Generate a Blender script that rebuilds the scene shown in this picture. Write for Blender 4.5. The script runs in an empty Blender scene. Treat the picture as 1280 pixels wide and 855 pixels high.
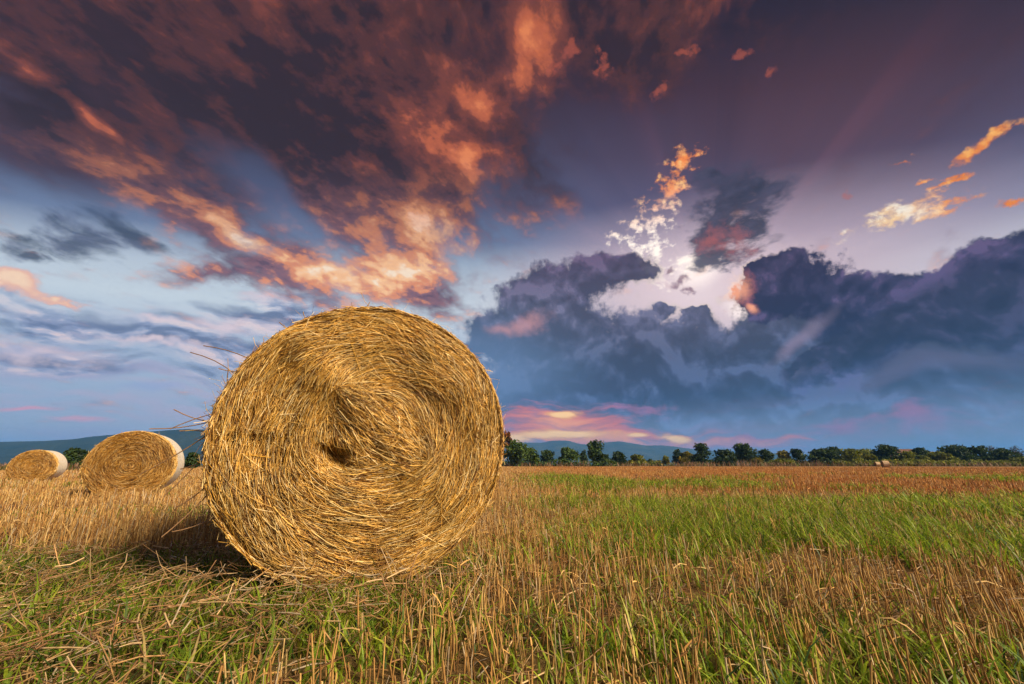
import bpy, math, random
import numpy as np
from mathutils import Vector, Matrix

SC = bpy.context.scene
COL = SC.collection
RNG = np.random.default_rng(11)
random.seed(5)

# ---------------------------------------------------------------- camera
CAM_H = 0.58
PITCH = math.radians(17.13)
cam_data = bpy.data.cameras.new('camera')
cam_data.sensor_width = 36.0
cam_data.lens = 14.0
cam_data.clip_start = 0.02
cam_data.clip_end = 60000.0
cam = bpy.data.objects.new('camera', cam_data)
COL.objects.link(cam)
cam.location = (0, 0, CAM_H)
cam.rotation_euler = (math.radians(90) + PITCH, 0, 0)
SC.camera = cam

FPX = 1280 * 14.0 / 36.0

def view_dir(px, py):
    """world direction seen at a point of the 1280 x 855 photograph (used only to read bearings off it)"""
    x = (px - 640) / FPX
    y = (427.5 - py) / FPX
    d = Vector((x, math.cos(PITCH) - y * math.sin(PITCH), math.sin(PITCH) + y * math.cos(PITCH)))
    return d.normalized()

def at_range(px, dist):
    """ground point on the bearing of photo column px (read at the horizon line), dist metres ahead"""
    d = view_dir(px, 581)
    return d.x / d.y * dist, dist

def lin(r, g, b):
    f = lambda c: c / 12.92 if c <= 0.04045 else ((c + 0.055) / 1.055) ** 2.4
    return (f(r / 255.), f(g / 255.), f(b / 255.), 1.0)

SC.view_settings.view_transform = 'Standard'
SC.view_settings.look = 'None'
SC.view_settings.gamma = 1.0
SC.view_settings.use_curve_mapping = False
# ---------------------------------------------------------------- sky (world shader, laid out by direction)
EXPO = 1.0
SC.view_settings.exposure = EXPO
FILL_EL, FILL_AZ = math.radians(33), math.radians(123)   # direction the added fill lamp shines from: bearing clockwise from +Y

world = bpy.data.worlds.new('World')
SC.world = world
world.use_nodes = True
wt = world.node_tree
wt.nodes.clear()

class F:
    """a scalar socket with arithmetic"""
    def __init__(s, k): s.k = k
    def _m(s, op, *o, clamp=False):
        n = wt.nodes.new('ShaderNodeMath'); n.operation = op; n.use_clamp = clamp
        for i, q in enumerate((s,) + o):
            if isinstance(q, F): wt.links.new(q.k, n.inputs[i])
            else: n.inputs[i].default_value = q
        return F(n.outputs[0])
    def __add__(s, o): return s._m('ADD', o)
    __radd__ = __add__
    def __sub__(s, o): return s._m('SUBTRACT', o)
    def __rsub__(s, o): return (s * -1.0) + o
    def __mul__(s, o): return s._m('MULTIPLY', o)
    __rmul__ = __mul__
    def __truediv__(s, o): return s._m('DIVIDE', o)
    def max(s, o): return s._m('MAXIMUM', o)
    def min(s, o): return s._m('MINIMUM', o)
    def clamp(s): return s._m('ADD', 0.0, clamp=True)
    def pow(s, o): return s._m('POWER', o)
    def smax(s, o, r):
        n = wt.nodes.new('ShaderNodeMath'); n.operation = 'SMOOTH_MAX'
        wt.links.new(s.k, n.inputs[0]); wt.links.new(o.k, n.inputs[1]); n.inputs[2].default_value = r
        return F(n.outputs[0])
    def step(s, a, b):
        n = wt.nodes.new('ShaderNodeMapRange'); n.interpolation_type = 'SMOOTHSTEP'; n.clamp = True
        wt.links.new(s.k, n.inputs[0]); n.inputs[1].default_value = a; n.inputs[2].default_value = b
        n.inputs[3].default_value = 0.0; n.inputs[4].default_value = 1.0
        return F(n.outputs[0])

def wmix(fac, a, b, mode='MIX'):
    n = wt.nodes.new('ShaderNodeMix'); n.data_type = 'RGBA'; n.blend_type = mode; n.clamp_factor = True
    ins = [n.inputs[0], n.inputs[6], n.inputs[7]]
    for i, q in zip(ins, (fac, a, b)):
        if isinstance(q, F): wt.links.new(q.k, i)
        elif isinstance(q, bpy.types.NodeSocket): wt.links.new(q, i)
        else: i.default_value = q
    return n.outputs[2]

def wramp(fac, stops, smooth=True):
    n = wt.nodes.new('ShaderNodeValToRGB')
    n.color_ramp.interpolation = 'EASE' if smooth else 'LINEAR'
    el = n.color_ramp.elements
    while len(el) > 1: el.remove(el[-1])
    el[0].position = stops[0][0]; el[0].color = stops[0][1]
    for p, c in stops[1:]:
        e = el.new(p); e.color = c
    wt.links.new(fac.k, n.inputs[0])
    return n.outputs[0]

def vmath(op, a, b=None, out=0):
    n = wt.nodes.new('ShaderNodeVectorMath'); n.operation = op
    for i, q in enumerate((a, b)):
        if q is None: continue
        if isinstance(q, bpy.types.NodeSocket): wt.links.new(q, n.inputs[i])
        elif op == 'SCALE' and i == 1:
            n.inputs[3].default_value = q
        else: n.inputs[i].default_value = q
    return n.outputs[out]

def wnoise(vec, scale, detail=6, rough=0.55, dist=0.0, lac=2.0, color=False):
    n = wt.nodes.new('ShaderNodeTexNoise'); n.noise_dimensions = '3D'
    wt.links.new(vec, n.inputs['Vector'])
    n.inputs['Scale'].default_value = scale; n.inputs['Detail'].default_value = detail
    n.inputs['Roughness'].default_value = rough; n.inputs['Distortion'].default_value = dist
    n.inputs['Lacunarity'].default_value = lac
    if not color: return F(n.outputs[0])
    sp = wt.nodes.new('ShaderNodeSeparateColor'); wt.links.new(n.outputs['Color'], sp.inputs[0])
    cb = wt.nodes.new('ShaderNodeCombineXYZ')
    for i in range(3): wt.links.new(sp.outputs[i], cb.inputs[i])
    return cb.outputs[0]

tc = wt.nodes.new('ShaderNodeTexCoord')
DIR0 = tc.outputs['Generated']

def sepxyz(v):
    n = wt.nodes.new('ShaderNodeSeparateXYZ'); wt.links.new(v, n.inputs[0])
    return [F(o) for o in n.outputs]
def combxyz(x, y, z):
    n = wt.nodes.new('ShaderNodeCombineXYZ')
    for i, q in enumerate((x, y, z)):
        if isinstance(q, F): wt.links.new(q.k, n.inputs[i])
        else: n.inputs[i].default_value = q
    return n.outputs[0]
def mapping(v, loc=(0, 0, 0), scale=(1.00001, 1.00001, 1.00001)):
    n = wt.nodes.new('ShaderNodeMapping'); wt.links.new(v, n.inputs[0])
    n.inputs[1].default_value = loc; n.inputs[3].default_value = scale
    return n.outputs[0]

# directions nudged by noise: every outline below is read through these
w1 = vmath('SUBTRACT', wnoise(DIR0, 5.0, 3, 0.5, color=True), (0.5, 0.5, 0.5))
w2 = vmath('SUBTRACT', wnoise(DIR0, 22.0, 4, 0.6, color=True), (0.5, 0.5, 0.5))
softv = vmath('ADD', DIR0, vmath('SCALE', w1, 0.10))
warpv = vmath('ADD', softv, vmath('SCALE', w2, 0.05))
dx, dy, dz = sepxyz(DIR0)
# cloud-deck coordinates: clouds on a level sheet overhead, so that they run together towards the horizon
kdeck = dz.max(0.0) + 0.22
pv = combxyz(dx / kdeck, dy / kdeck, 0.0)
pwv = vmath('ADD', pv, vmath('SCALE', vmath('SUBTRACT', wnoise(pv, 1.7, 3, color=True), (.5, .5, .5)), 0.16))
# faint beams fanning out from the sun behind the cloud
_s = view_dir(885, 380); _a = Vector((1, 0, 0)); _b = _s.cross(_a).normalized(); _a = _b.cross(_s)
mr = wt.nodes.new('ShaderNodeMapping'); mr.vector_type = 'TEXTURE'; wt.links.new(DIR0, mr.inputs[0]); mr.inputs[2].default_value = Matrix((_a, _b, _s)).transposed().to_euler('XYZ')
rx_, ry_, rz_ = sepxyz(mr.outputs[0])
rays = wnoise(combxyz(rx_._m('ARCTAN2', ry_) * 3.4, 0.0, 0.0), 1.0, 3, 0.6)
# (Cycles works through a shader in order of readiness; this makes all the coordinates ready together)
late = sepxyz(pwv)[2] * 1e-9
latev = combxyz(late, late, late)
dirv = vmath('ADD', DIR0, latev)
DIR = mapping(dirv)
WARP = mapping(vmath('ADD', warpv, latev))
SOFTW = mapping(vmath('ADD', softv, latev))
PW = mapping(vmath('ADD', pwv, latev))
gt = wt.nodes.new('ShaderNodeTexGradient'); gt.gradient_type = 'LINEAR'; wt.links.new(DIR, gt.inputs[0])
tiny = F(gt.outputs[1]) * 1e-9
azd = dx._m('ARCTAN2', dy) * (180 / math.pi) + tiny
eld = dz._m('ARCSINE') * (180 / math.pi) + tiny
gl = view_dir(885, 360)
SUNP = Vector((gl.x, gl.y, 0)).normalized()
DS = mapping(DIR, scale=(1, 1, 2.2))
bands_v = mapping(SOFTW, scale=(2.2, 2.2, 16))

def blob(cx, cy, rx, ry, rot=0.0, src=None):
    """1 at the middle of an oval patch of sky, 0 on its outline, negative outside"""
    c = view_dir(cx, cy)
    a = math.radians(rot); e = 4.0
    ta = (view_dir(cx + e * math.cos(a), cy - e * math.sin(a)) - c) / e
    tb = (view_dir(cx + e * math.sin(a), cy + e * math.cos(a)) - c) / e
    sa, sb = ta.length * rx, tb.length * ry
    A = ta.normalized(); C = c; B = C.cross(A).normalized()
    A = B.cross(C)
    rotm = Matrix((A, B, C)).transposed()
    n = wt.nodes.new('ShaderNodeMapping'); n.vector_type = 'TEXTURE'
    wt.links.new(WARP if src is None else src, n.inputs[0])
    n.inputs[1].default_value = c; n.inputs[2].default_value = rotm.to_euler('XYZ'); n.inputs[3].default_value = (2 * sa, 2 * sb, 2 * max(0.6, sa))
    g_ = wt.nodes.new('ShaderNodeTexGradient'); g_.gradient_type = 'SPHERICAL'; wt.links.new(n.outputs[0], g_.inputs[0])
    return F(g_.outputs[1])._m('MULTIPLY_ADD', 2.0, -1.0)

def field(lst, r=0.15, src=None):
    f = None
    for b in lst:
        q = blob(*b, src=src)
        f = q if f is None else f.smax(q, r)
    return f

L = lin
# ---- clear sky
g = eld * (1.0 + ((azd.max(-75.0).min(75.0)) / 61.0).pow(2.0) * 0.42)
gs = lambda v: v / 80.0
base = wramp(g / 80.0, [(0.0, L(176, 184, 208)), (gs(8), L(164, 182, 208)), (gs(15), L(174, 190, 212)), (gs(21.5), L(204, 216, 226)),
                        (gs(26), L(188, 200, 214)), (gs(31), L(112, 126, 158)), (gs(36), L(84, 90, 122)), (gs(42), L(72, 68, 92)),
                        (gs(50), L(56, 41, 56)), (gs(57), L(34, 24, 40)), (1.0, L(26, 20, 46))], smooth=False)
right = azd.step(-8.0, 22.0)
hi = eld.step(18.0, 34.0)
base = wmix(right * hi * 0.75, base, wmix(1.0, base, (1.28, 0.84, 0.82, 1), 'MULTIPLY'))
left = azd.step(-6.0, -30.0)
base = wmix((1.0 - right) * hi * 0.35, base, wmix(1.0, base, (0.88, 1.02, 1.04, 1), 'MULTIPLY'))
nis = wt.nodes.new('ShaderNodeTexSky'); nis.sky_type = 'NISHITA'; nis.sun_disc = False
nis.sun_elevation = FILL_EL; nis.sun_rotation = FILL_AZ; nis.altitude = 200; nis.dust_density = 3.0
base = wmix(0.002, base, nis.outputs[0], 'ADD')

base = wmix(blob(1020, 160, 320, 190, 0, SOFTW).step(0.0, 1.0) * 0.45, base, L(98, 60, 66))
base = wmix(blob(940, 250, 460, 280, 0, DIR).step(0.0, 0.6), base, wmix(1.0, base, wramp(rays, [(0.35, (0.84, 0.86, 0.9, 1)), (0.5, (1, 1, 1, 1)), (0.68, (1.3, 1.14, 1.1, 1))]), 'MULTIPLY'))
# ---- glow of the hidden sun
glow1 = blob(905, 360, 430, 132, 6, DIR).max(0.0)
base = wmix(glow1.pow(1.15) * 1.08, base, L(218, 186, 194))
glow2 = blob(872, 365, 150, 95, 0, DIR).max(0.0)
base = wmix(glow2.pow(1.2) * 1.1, base, L(240, 218, 222))
core = blob(872, 338, 46, 30, 25, DIR).step(0.0, 1.0).max(blob(926, 390, 34, 18, -30, DIR).step(0.0, 1.0) * 0.8)
base = wmix(core * 0.85, base, (1.35, 1.16, 1.06, 1))      # the sun itself is just behind the cloud

# ---- low haze streaks on the left, and horizon bands
bn = wnoise(bands_v, 1.6, 5, 0.55)
lowl = eld.step(19.0, 5.0)
base = wmix(bn.step(0.44, 0.64) * lowl * 0.75, base, L(192, 180, 204))
base = wmix(bn.step(0.36, 0.22) * lowl * 0.5, base, L(122, 152, 200))
for (cx, cy, rx, ry, c, s) in ((40, 521, 75, 5, (232, 165, 185), 1.0), (110, 531, 60, 5, (226, 170, 190), .9), (120, 546, 150, 12, (176, 172, 208), .6),
                               (190, 492, 60, 8, (160, 175, 214), .7), (60, 440, 130, 26, (176, 168, 200), .7), (130, 470, 190, 14, (166, 160, 196), .5)):
    f = blob(cx, cy, rx, ry, 2, SOFTW) + (bn - 0.5) * 1.6
    base = wmix(f.step(0.0, 0.9) * s, base, L(*c))

col = base
# ---- blue-grey bank low on the left
EB = mapping(SOFTW, scale=(1.6, 1.6, 6.0))
nE = wnoise(EB, 5.0, 8, 0.56)
nE2 = wnoise(mapping(EB, (0.02, 0.0, 0.07)), 5.0, 5, 0.56)
fE = field([(60, 400, 200, 34, -10), (215, 420, 160, 32, -10), (350, 395, 110, 50, 8), (330, 450, 190, 30, 0), (90, 450, 150, 26, -4)])
dE = (fE + (nE - 0.5) * 2.2).step(-0.15, 0.95)
litE = ((nE2 - nE) * 5.0 + 0.42 + (nE - 0.5) * 1.0).clamp()
cE = wramp(litE, [(0.0, L(98, 112, 148)), (0.45, L(140, 152, 186)), (0.75, L(190, 188, 208)), (1.0, L(236, 212, 214))])
col = wmix(dE * 0.9, col, cE)
fE3 = field([(50, 436, 150, 20, -8), (190, 402, 80, 9, -16), (285, 412, 70, 18, 0), (190, 430, 100, 8, -10), (330, 372, 60, 14, -10)])
col = wmix((fE3 + (nE - 0.5) * 2.6).step(0.05, 1.1) * 0.85, col, L(236, 214, 220))
fE2 = field([(22, 350, 70, 17, -16), (95, 376, 60, 7, -18)])
col = wmix((fE2 + (nE - 0.5) * 3.6).step(0.0, 0.8), col, wramp((fE2 * 0.7 + (nE - .5) * 3.0 + 0.15).clamp(), [(0.0, L(146, 120, 144)), (0.5, L(240, 182, 160)), (1.0, L(255, 218, 186))]))
fD = field([(85, 303, 130, 24, 3), (170, 290, 60, 22, -20), (40, 322, 60, 10, 0)])
col = wmix((fD + (nE - 0.5) * 3.2).step(0.0, 0.9) * 0.85, col, wramp(litE, [(0.0, L(48, 54, 78)), (1.0, L(88, 92, 122))]))

# ---- high sunset clouds, upper left
scA = 4.6
_p = lambda q: Vector((q.x / (q.z + .22), q.y / (q.z + .22), 0))
_sd = _p(view_dir(470, 350)) - _p(view_dir(120, 120)); _ang = math.atan2(_sd.y, _sd.x)
def along(loc=(0, 0, 0)):
    n = wt.nodes.new('ShaderNodeMapping'); n.vector_type = 'TEXTURE'; wt.links.new(PW, n.inputs[0])
    n.inputs[1].default_value = loc; n.inputs[2].default_value = (0, 0, _ang); n.inputs[3].default_value = (1.9, 0.95, 1.0)
    return n.outputs[0]
nA = wnoise(along(), scA, 10, 0.56)
nA2 = wnoise(along(tuple(SUNP * -0.06)), scA, 8, 0.56)
nAf = wnoise(PW, 15.0, 6, 0.62)
gapAB = 1.0 - blob(335, 236, 120, 30, -40, SOFTW).step(-0.2, 0.7) * 0.85
fC = field([(120, 60, 360, 170, 0), (430, 70, 340, 190, 0), (60, 190, 150, 60, -20)], src=SOFTW)
dC = (fC + (nA - 0.5) * 1.6).step(-0.3, 0.6) * gapAB
col = wmix(dC * 0.85, col, wramp((nA * 1.2 - 0.1).clamp(), [(0.0, L(38, 27, 38)), (0.5, L(70, 40, 44)), (1.0, L(112, 56, 48))]))
fA = field([(430, 30, 330, 100, 0), (660, 45, 70, 75, 20), (585, 120, 75, 75, 30), (470, 190, 175, 105, -25), (535, 230, 72, 90, 20), (455, 250, 120, 56, -30), (400, 205, 150, 80, -28), 
            (522, 300, 52, 66, 10), (512, 350, 62, 30, 10), (330, 130, 190, 90, -20), (560, 165, 60, 70, 40)])
fB = field([(55, 105, 110, 46, -38), (150, 190, 105, 42, -40), (262, 275, 125, 36, -36), (350, 328, 110, 34, -26), (200, 232, 90, 34, -36), (260, 335, 70, 18, 5), (395, 350, 60, 16, -10), (70, 170, 90, 30, -20)])
fAB = (fA + 0.15).max(fB)
dA = (fAB * 1.0 + (nA - 0.5) * 3.0 + (nAf - 0.5) * 1.2).step(-0.62, 0.55)
sunny = field([(655, 70, 60, 75, 30), (600, 130, 45, 60, 60), (560, 190, 50, 90, 60), (540, 280, 40, 60, 60), (500, 345, 60, 25, 10), (405, 345, 60, 20, -15), (310, 290, 110, 14, -36), (120, 150, 60, 12, -40), (30, 85, 50, 18, -38)], src=SOFTW)
low = g.step(43.0, 24.0)
lit = ((nA - nA2) * 2.4 + 0.30 + (nAf - 0.5) * 1.15 + (wnoise(PW, 2.2, 4, 0.5) - 0.5) * 1.0 + (sunny * 0.55).max(-0.14) + low * 0.08 - 0.05 + blob(470, 80, 260, 130, 0, SOFTW).max(0.0) * 0.22).clamp()
low = g.step(43.0, 24.0)
dark = wramp(lit, [(0.0, L(52, 32, 36)), (0.25, L(84, 46, 43)), (0.5, L(120, 62, 50)), (0.75, L(186, 96, 62)), (1.0, L(228, 132, 82))])
warm = wramp((lit * 0.95 + 0.12).clamp(), [(0.0, L(84, 66, 88)), (0.3, L(138, 100, 112)), (0.55, L(226, 146, 108)), (0.8, L(255, 200, 150)), (1.0, L(255, 232, 205))])
cA = wmix(low, dark, warm)
col = wmix(dA * gapAB, col, cA)

# ---- small lit clouds near the sun
nI = wnoise(DIR, 38.0, 7, 0.62)
nI2 = wnoise(DS, 40.0, 4, 0.6)
fI = field([(850, 205, 34, 12, 22), (833, 235, 36, 22, 45), (812, 275, 36, 26, 35), (820, 312, 30, 18, 20), (862, 333, 40, 16, 20), (780, 300, 24, 8, 5), (818, 345, 26, 12, -40)])
dI = (fI + (nI - 0.5) * 5.0 + (nI2 - .5) * 3.0).step(0.1, 1.35) * fI.step(-0.55, 0.1)
hot = eld.step(36.5, 29.5)
cI = wmix(hot, wramp((nI * 2.2 - 0.55).clamp(), [(0.0, L(150, 70, 52)), (0.5, L(250, 140, 66)), (1.0, L(255, 200, 130))]), (1.25, 1.08, 0.95, 1))
col = wmix(dI, col, cI)
fJ = field([(1122, 270, 80, 12, 25), (1160, 272, 46, 9, 12), (1100, 283, 40, 10, 18), (1165, 215, 24, 6, 28), (1205, 207, 20, 7, 15), (1240, 172, 62, 10, 21), (1268, 250, 26, 5, 0), (1195, 222, 34, 6, 30), (1130, 190, 26, 3, 35), (1180, 258, 40, 5, 20)])
dJ = (fJ + (nI - 0.5) * 3.8 + (nI2 - .5) * 2.4).step(-0.05, 1.1) * fJ.step(-0.5, 0.1)
hotJ = blob(1095, 285, 110, 60, 20, DIR).step(0.0, 0.8)
cJ = wmix(hotJ, wramp((nI * 2.4 - 0.7).clamp(), [(0.0, L(120, 62, 58)), (0.45, L(232, 128, 50)), (1.0, L(255, 186, 100))]), wramp((nI * 2.4 - 0.6).clamp(), [(0.0, L(230, 140, 90)), (0.5, L(255, 214, 160)), (1.0, L(255, 250, 235))]))
col = wmix(dJ, col, cJ)
fM = field([(938, 68, 22, 8, 15), (968, 84, 16, 5, 30), (825, 115, 14, 9, 40), (755, 75, 12, 18, 30), (700, 78, 12, 10, 0), (865, 62, 12, 6, 0), (1075, 246, 7, 4, 0), (715, 62, 12, 12, 0)])
col = wmix((fM + (nI - 0.5) * 3.6).step(0.0, 0.9) * fM.step(-0.6, 0.2) * 0.5, col, L(190, 92, 66))

# ---- dark banks, lower right
nG = wnoise(SOFTW, 6.5, 9, 0.55)
nG2 = wnoise(mapping(SOFTW, (0.004, 0.0, 0.022)), 6.5, 5, 0.55)
relief = ((nG - nG2) * 9.0 + 0.46 + (nI - .5) * .35).clamp()
puff = (nG - 0.5) * 1.5 + (nI - 0.5) * 0.35
fG = field([(760, 475, 215, 92, 0), (700, 368, 92, 42, 6), (770, 340, 62, 22, -4), (640, 420, 80, 44, 20), (900, 440, 160, 46, -6), (1080, 490, 360, 90, 0), (700, 430, 120, 70, 0), (990, 410, 95, 40, 0), (1000, 545, 420, 70, 0), (1260, 510, 200, 90, 0), (740, 520, 150, 50, 0), (868, 398, 30, 16, 0), (828, 392, 26, 14, 10)], 0.25)
dG = (fG + puff + (nI - .5) * .5).step(-0.04, 0.28)
fGs = eld.step(1.0, 9.0)
cG = wramp((eld / 30.0).clamp(), [(0.0, L(82, 116, 172)), (0.10, L(62, 88, 136)), (0.25, L(54, 70, 108)), (0.5, L(58, 65, 94)), (0.72, L(78, 78, 106)), (0.95, L(74, 60, 88))], smooth=False)
cG = wmix(1.0, cG, wramp(relief, [(0.0, (0.62, 0.62, 0.66, 1)), (0.5, (1, 1, 1, 1)), (0.8, (1.5, 1.45, 1.38, 1)), (1.0, (2.2, 2.1, 1.9, 1))]), 'MULTIPLY')
lftG = blob(600, 470, 190, 110, 0, SOFTW).step(0.0, 1.0)
cG = wmix(lftG * 0.7, cG, L(110, 142, 186))
pk = field([(655, 405, 46, 15, 20), (630, 412, 26, 10, 0)], src=SOFTW)
cG = wmix((pk + (nG - .5) * 1.8 + (nI - .5)).step(0.0, 1.2) * 0.7, cG, L(214, 150, 150))
col = wmix(dG * (0.45 + fGs * 0.5), col, cG)
near = blob(872, 352, 120, 62, 0, DIR).step(0.0, 0.7)
col = wmix((dG * (1.0 - dG)) * 2.4 * near, col, (1.1, 0.90, 0.80, 1))
fH = field([(985, 362, 82, 38, 10), (1045, 372, 80, 36, -8), (965, 335, 45, 20, 10), (1150, 385, 150, 46, 12), (1250, 345, 90, 52, 28), (1100, 430, 170, 34, 24), (1210, 350, 60, 26, 10), (1300, 380, 120, 80, 20)], 0.2)
dH = (fH + puff + (nI - .5) * .5).step(-0.03, 0.2)
cH = wramp(((eld - 8.0) / 24.0).clamp(), [(0.0, L(58, 70, 110)), (0.35, L(54, 52, 82)), (0.7, L(72, 60, 88)), (1.0, L(70, 56, 80))], smooth=False)
cH = wmix(1.0, cH, wramp(relief, [(0.0, (0.6, 0.6, 0.66, 1)), (0.5, (1, 1, 1, 1)), (0.8, (1.7, 1.52, 1.48, 1)), (1.0, (2.8, 2.3, 2.2, 1))]), 'MULTIPLY')
rim = field([(912, 358, 30, 26, 0), (940, 380, 16, 9, -10)], src=SOFTW)
cH = wmix((rim + (nI - .5) * 1.6 + (nG - .5) * 2.0).step(0.0, 1.1), cH, wramp(rim.clamp(), [(0.0, L(196, 104, 100)), (0.6, L(255, 170, 130))]))
col = wmix(dH * (0.4 + eld.step(5.0, 14.0) * 0.6), col, cH)
col = wmix((dH * (1.0 - dH)) * 2.4 * near, col, (1.1, 0.84, 0.72, 1))
# wisp below: lighter sheet under the right bank
fS = field([(1180, 455, 190, 22, 14), (1090, 428, 150, 14, 24), (1010, 455, 60, 10, 26)], src=SOFTW)
col = wmix((fS + (bn - .5) * 1.5).step(0.0, 1.0) * 0.42, col, L(120, 114, 148))
fW2 = field([(1095, 424, 150, 27, 22), (1225, 385, 130, 48, 20), (1010, 447, 56, 10, 30)], 0.2)
dW2 = (fW2 + (nG - .5) * 1.1 + (nI - .5) * .4).step(-0.05, 0.32)
col = wmix((blob(1000, 424, 80, 16, 38, SOFTW) + (nG - .5) * 1.2).step(0.0, 0.9) * 0.7, col, L(146, 128, 152))
col = wmix(dW2 * 0.95, col, wmix(1.0, wmix((eld - 10.0)._m('MULTIPLY', 0.06).clamp(), L(48, 52, 80), L(60, 50, 72)), wramp(relief, [(0.0, (0.7, 0.7, 0.74, 1)), (0.5, (1, 1, 1, 1)), (1.0, (1.9, 1.7, 1.65, 1))]), 'MULTIPLY'))
scr = field([(848, 352, 18, 8, 20), (862, 364, 14, 6, -10), (838, 340, 12, 5, 0)], src=WARP)
col = wmix((scr + (nI - .5) * 3.0).step(0.0, 0.8) * scr.step(-.6, .1) * 0.8, col, L(132, 92, 110))
# dark wisp above the gap
nW = wnoise(DS, 18.0, 9, 0.62, 0.15)
fW = field([(915, 250, 48, 34, 10), (908, 292, 36, 42, 60), (940, 242, 42, 14, 8), (900, 325, 30, 18, 20), (932, 285, 26, 26, 30), (890, 228, 30, 8, 5)])
dW = (fW + (nW - 0.5) * 3.2).step(-0.3, 0.62)
redW = (blob(912, 308, 26, 40, 50, SOFTW) + (nI - .5) * 2.0 + (nW - .5) * 1.5).step(0.0, 1.1)
col = wmix(dW * 0.93, col, wmix(redW * 0.6, wramp((nW * 2.0 - 0.5).clamp(), [(0.0, L(36, 38, 54)), (1.0, L(80, 74, 96))]), L(196, 96, 84)))

# ---- afterglow on the horizon
nK = wnoise(bands_v, 4.0, 6, 0.6)
fK = field([(760, 547, 210, 24, -4), (700, 528, 100, 26, 0), (900, 556, 150, 12, 0)], src=SOFTW)
col = wmix((fK + (nK - 0.5) * 2.6).step(-0.15, 1.0) * 0.95, col, wramp((fK + (nK - .5)).clamp(), [(0.0, L(160, 128, 168)), (0.4, L(240, 122, 110)), (1.0, (1.1, 0.42, 0.20, 1))]))
fL = field([(1060, 537, 100, 17, 6), (1165, 526, 75, 19, 0), (925, 553, 60, 12, 10), (800, 510, 60, 10, 0)], src=WARP)
col = wmix((fL + (nK - 0.5) * 2.2 + (nI - .5) * .8).step(0.0, 1.1) * 0.7, col, L(176, 116, 156))
fN = field([(704, 543, 90, 9, 0), (704, 518, 30, 7, 2), (846, 549, 34, 8, -8), (796, 544, 20, 4, 0), (640, 548, 50, 9, 0)], src=DIR)
dN = (fN + (nK - 0.5) * 1.4 + (nI2 - .5) * .5).step(0.05, 0.7)
col = wmix(dN, col, wramp((fN * 1.3 + (nK - .5)).clamp(), [(0.0, L(255, 130, 90)), (0.4, (1.0, 0.44, 0.14, 1)), (1.0, (1.3, 0.78, 0.30, 1))]))

# ---- the rest of the sky, behind and beside the photographed part: unseen pale cloud, brightened as soft fill
back = (azd._m('ABSOLUTE')).step(66.0, 120.0)
bk = wramp((nG * 1.6 - 0.3).clamp(), [(0.0, L(92, 94, 118)), (0.6, L(158, 142, 142)), (1.0, L(206, 176, 154))])
col = wmix(back * eld.step(75.0, 45.0), col, bk)

SKY_LEVEL = 1.0 / (2.0 ** EXPO)
bg = wt.nodes.new('ShaderNodeBackground'); bg.inputs['Strength'].default_value = 0.1
wt.links.new(wmix(1.0, col, (10.0 * SKY_LEVEL,) * 3 + (1.0,), 'MULTIPLY'), bg.inputs['Color'])
wo = wt.nodes.new('ShaderNodeOutputWorld'); wt.links.new(bg.outputs[0], wo.inputs[0])
world.cycles.sampling_method = 'NONE'
# ---------------------------------------------------------------- materials and mesh helpers
def new_mat(name):
    m = bpy.data.materials.new(name); m.use_nodes = True
    nt = m.node_tree; nt.nodes.clear()
    out = nt.nodes.new('ShaderNodeOutputMaterial')
    return m, nt, out

def mnode(nt, kind, **kw):
    n = nt.nodes.new(kind)
    for k, v in kw.items(): setattr(n, k, v)
    return n

def mramp(nt, fac, stops):
    n = nt.nodes.new('ShaderNodeValToRGB')
    e = n.color_ramp.elements
    while len(e) > 1: e.remove(e[-1])
    e[0].position = stops[0][0]; e[0].color = (*stops[0][1], 1)
    for p, c in stops[1:]:
        q = e.new(p); q.color = (*c, 1)
    nt.links.new(fac, n.inputs[0])
    return n.outputs[0]

def mnoise(nt, vec, scale, detail=5, rough=.55):
    n = nt.nodes.new('ShaderNodeTexNoise')
    n.inputs['Scale'].default_value = scale; n.inputs['Detail'].default_value = detail; n.inputs['Roughness'].default_value = rough
    if vec is not None: nt.links.new(vec, n.inputs['Vector'])
    return n.outputs[0]

def tint_mat(name, rough=0.6, spec=0.3, translucent=0.0, mottling=0.35, scale=60):
    """colour from each stalk's own tint, mottled a little along its length"""
    m, nt, out = new_mat(name)
    at = mnode(nt, 'ShaderNodeAttribute', attribute_name='tint')
    geo = mnode(nt, 'ShaderNodeTexCoord')
    nz = mnoise(nt, geo.outputs['Object'], scale, 2)
    mul = mnode(nt, 'ShaderNodeMix', data_type='RGBA', blend_type='MULTIPLY')
    mul.inputs[0].default_value = 1.0
    nt.links.new(at.outputs['Color'], mul.inputs[6])
    g = mramp(nt, nz, [(0.3, (1 - mottling,) * 3), (0.7, (1 + mottling * .6,) * 3)])
    nt.links.new(g, mul.inputs[7])
    b = mnode(nt, 'ShaderNodeBsdfPrincipled')
    b.inputs['Roughness'].default_value = rough
    b.inputs['Specular IOR Level'].default_value = spec
    nt.links.new(mul.outputs[2], b.inputs['Base Color'])
    sh = b.outputs[0]
    if translucent:
        t = mnode(nt, 'ShaderNodeBsdfTranslucent')
        nt.links.new(mul.outputs[2], t.inputs[0])
        mx = mnode(nt, 'ShaderNodeMixShader'); mx.inputs[0].default_value = translucent
        nt.links.new(sh, mx.inputs[1]); nt.links.new(t.outputs[0], mx.inputs[2]); sh = mx.outputs[0]
    nt.links.new(sh, out.inputs[0])
    return m

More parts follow.
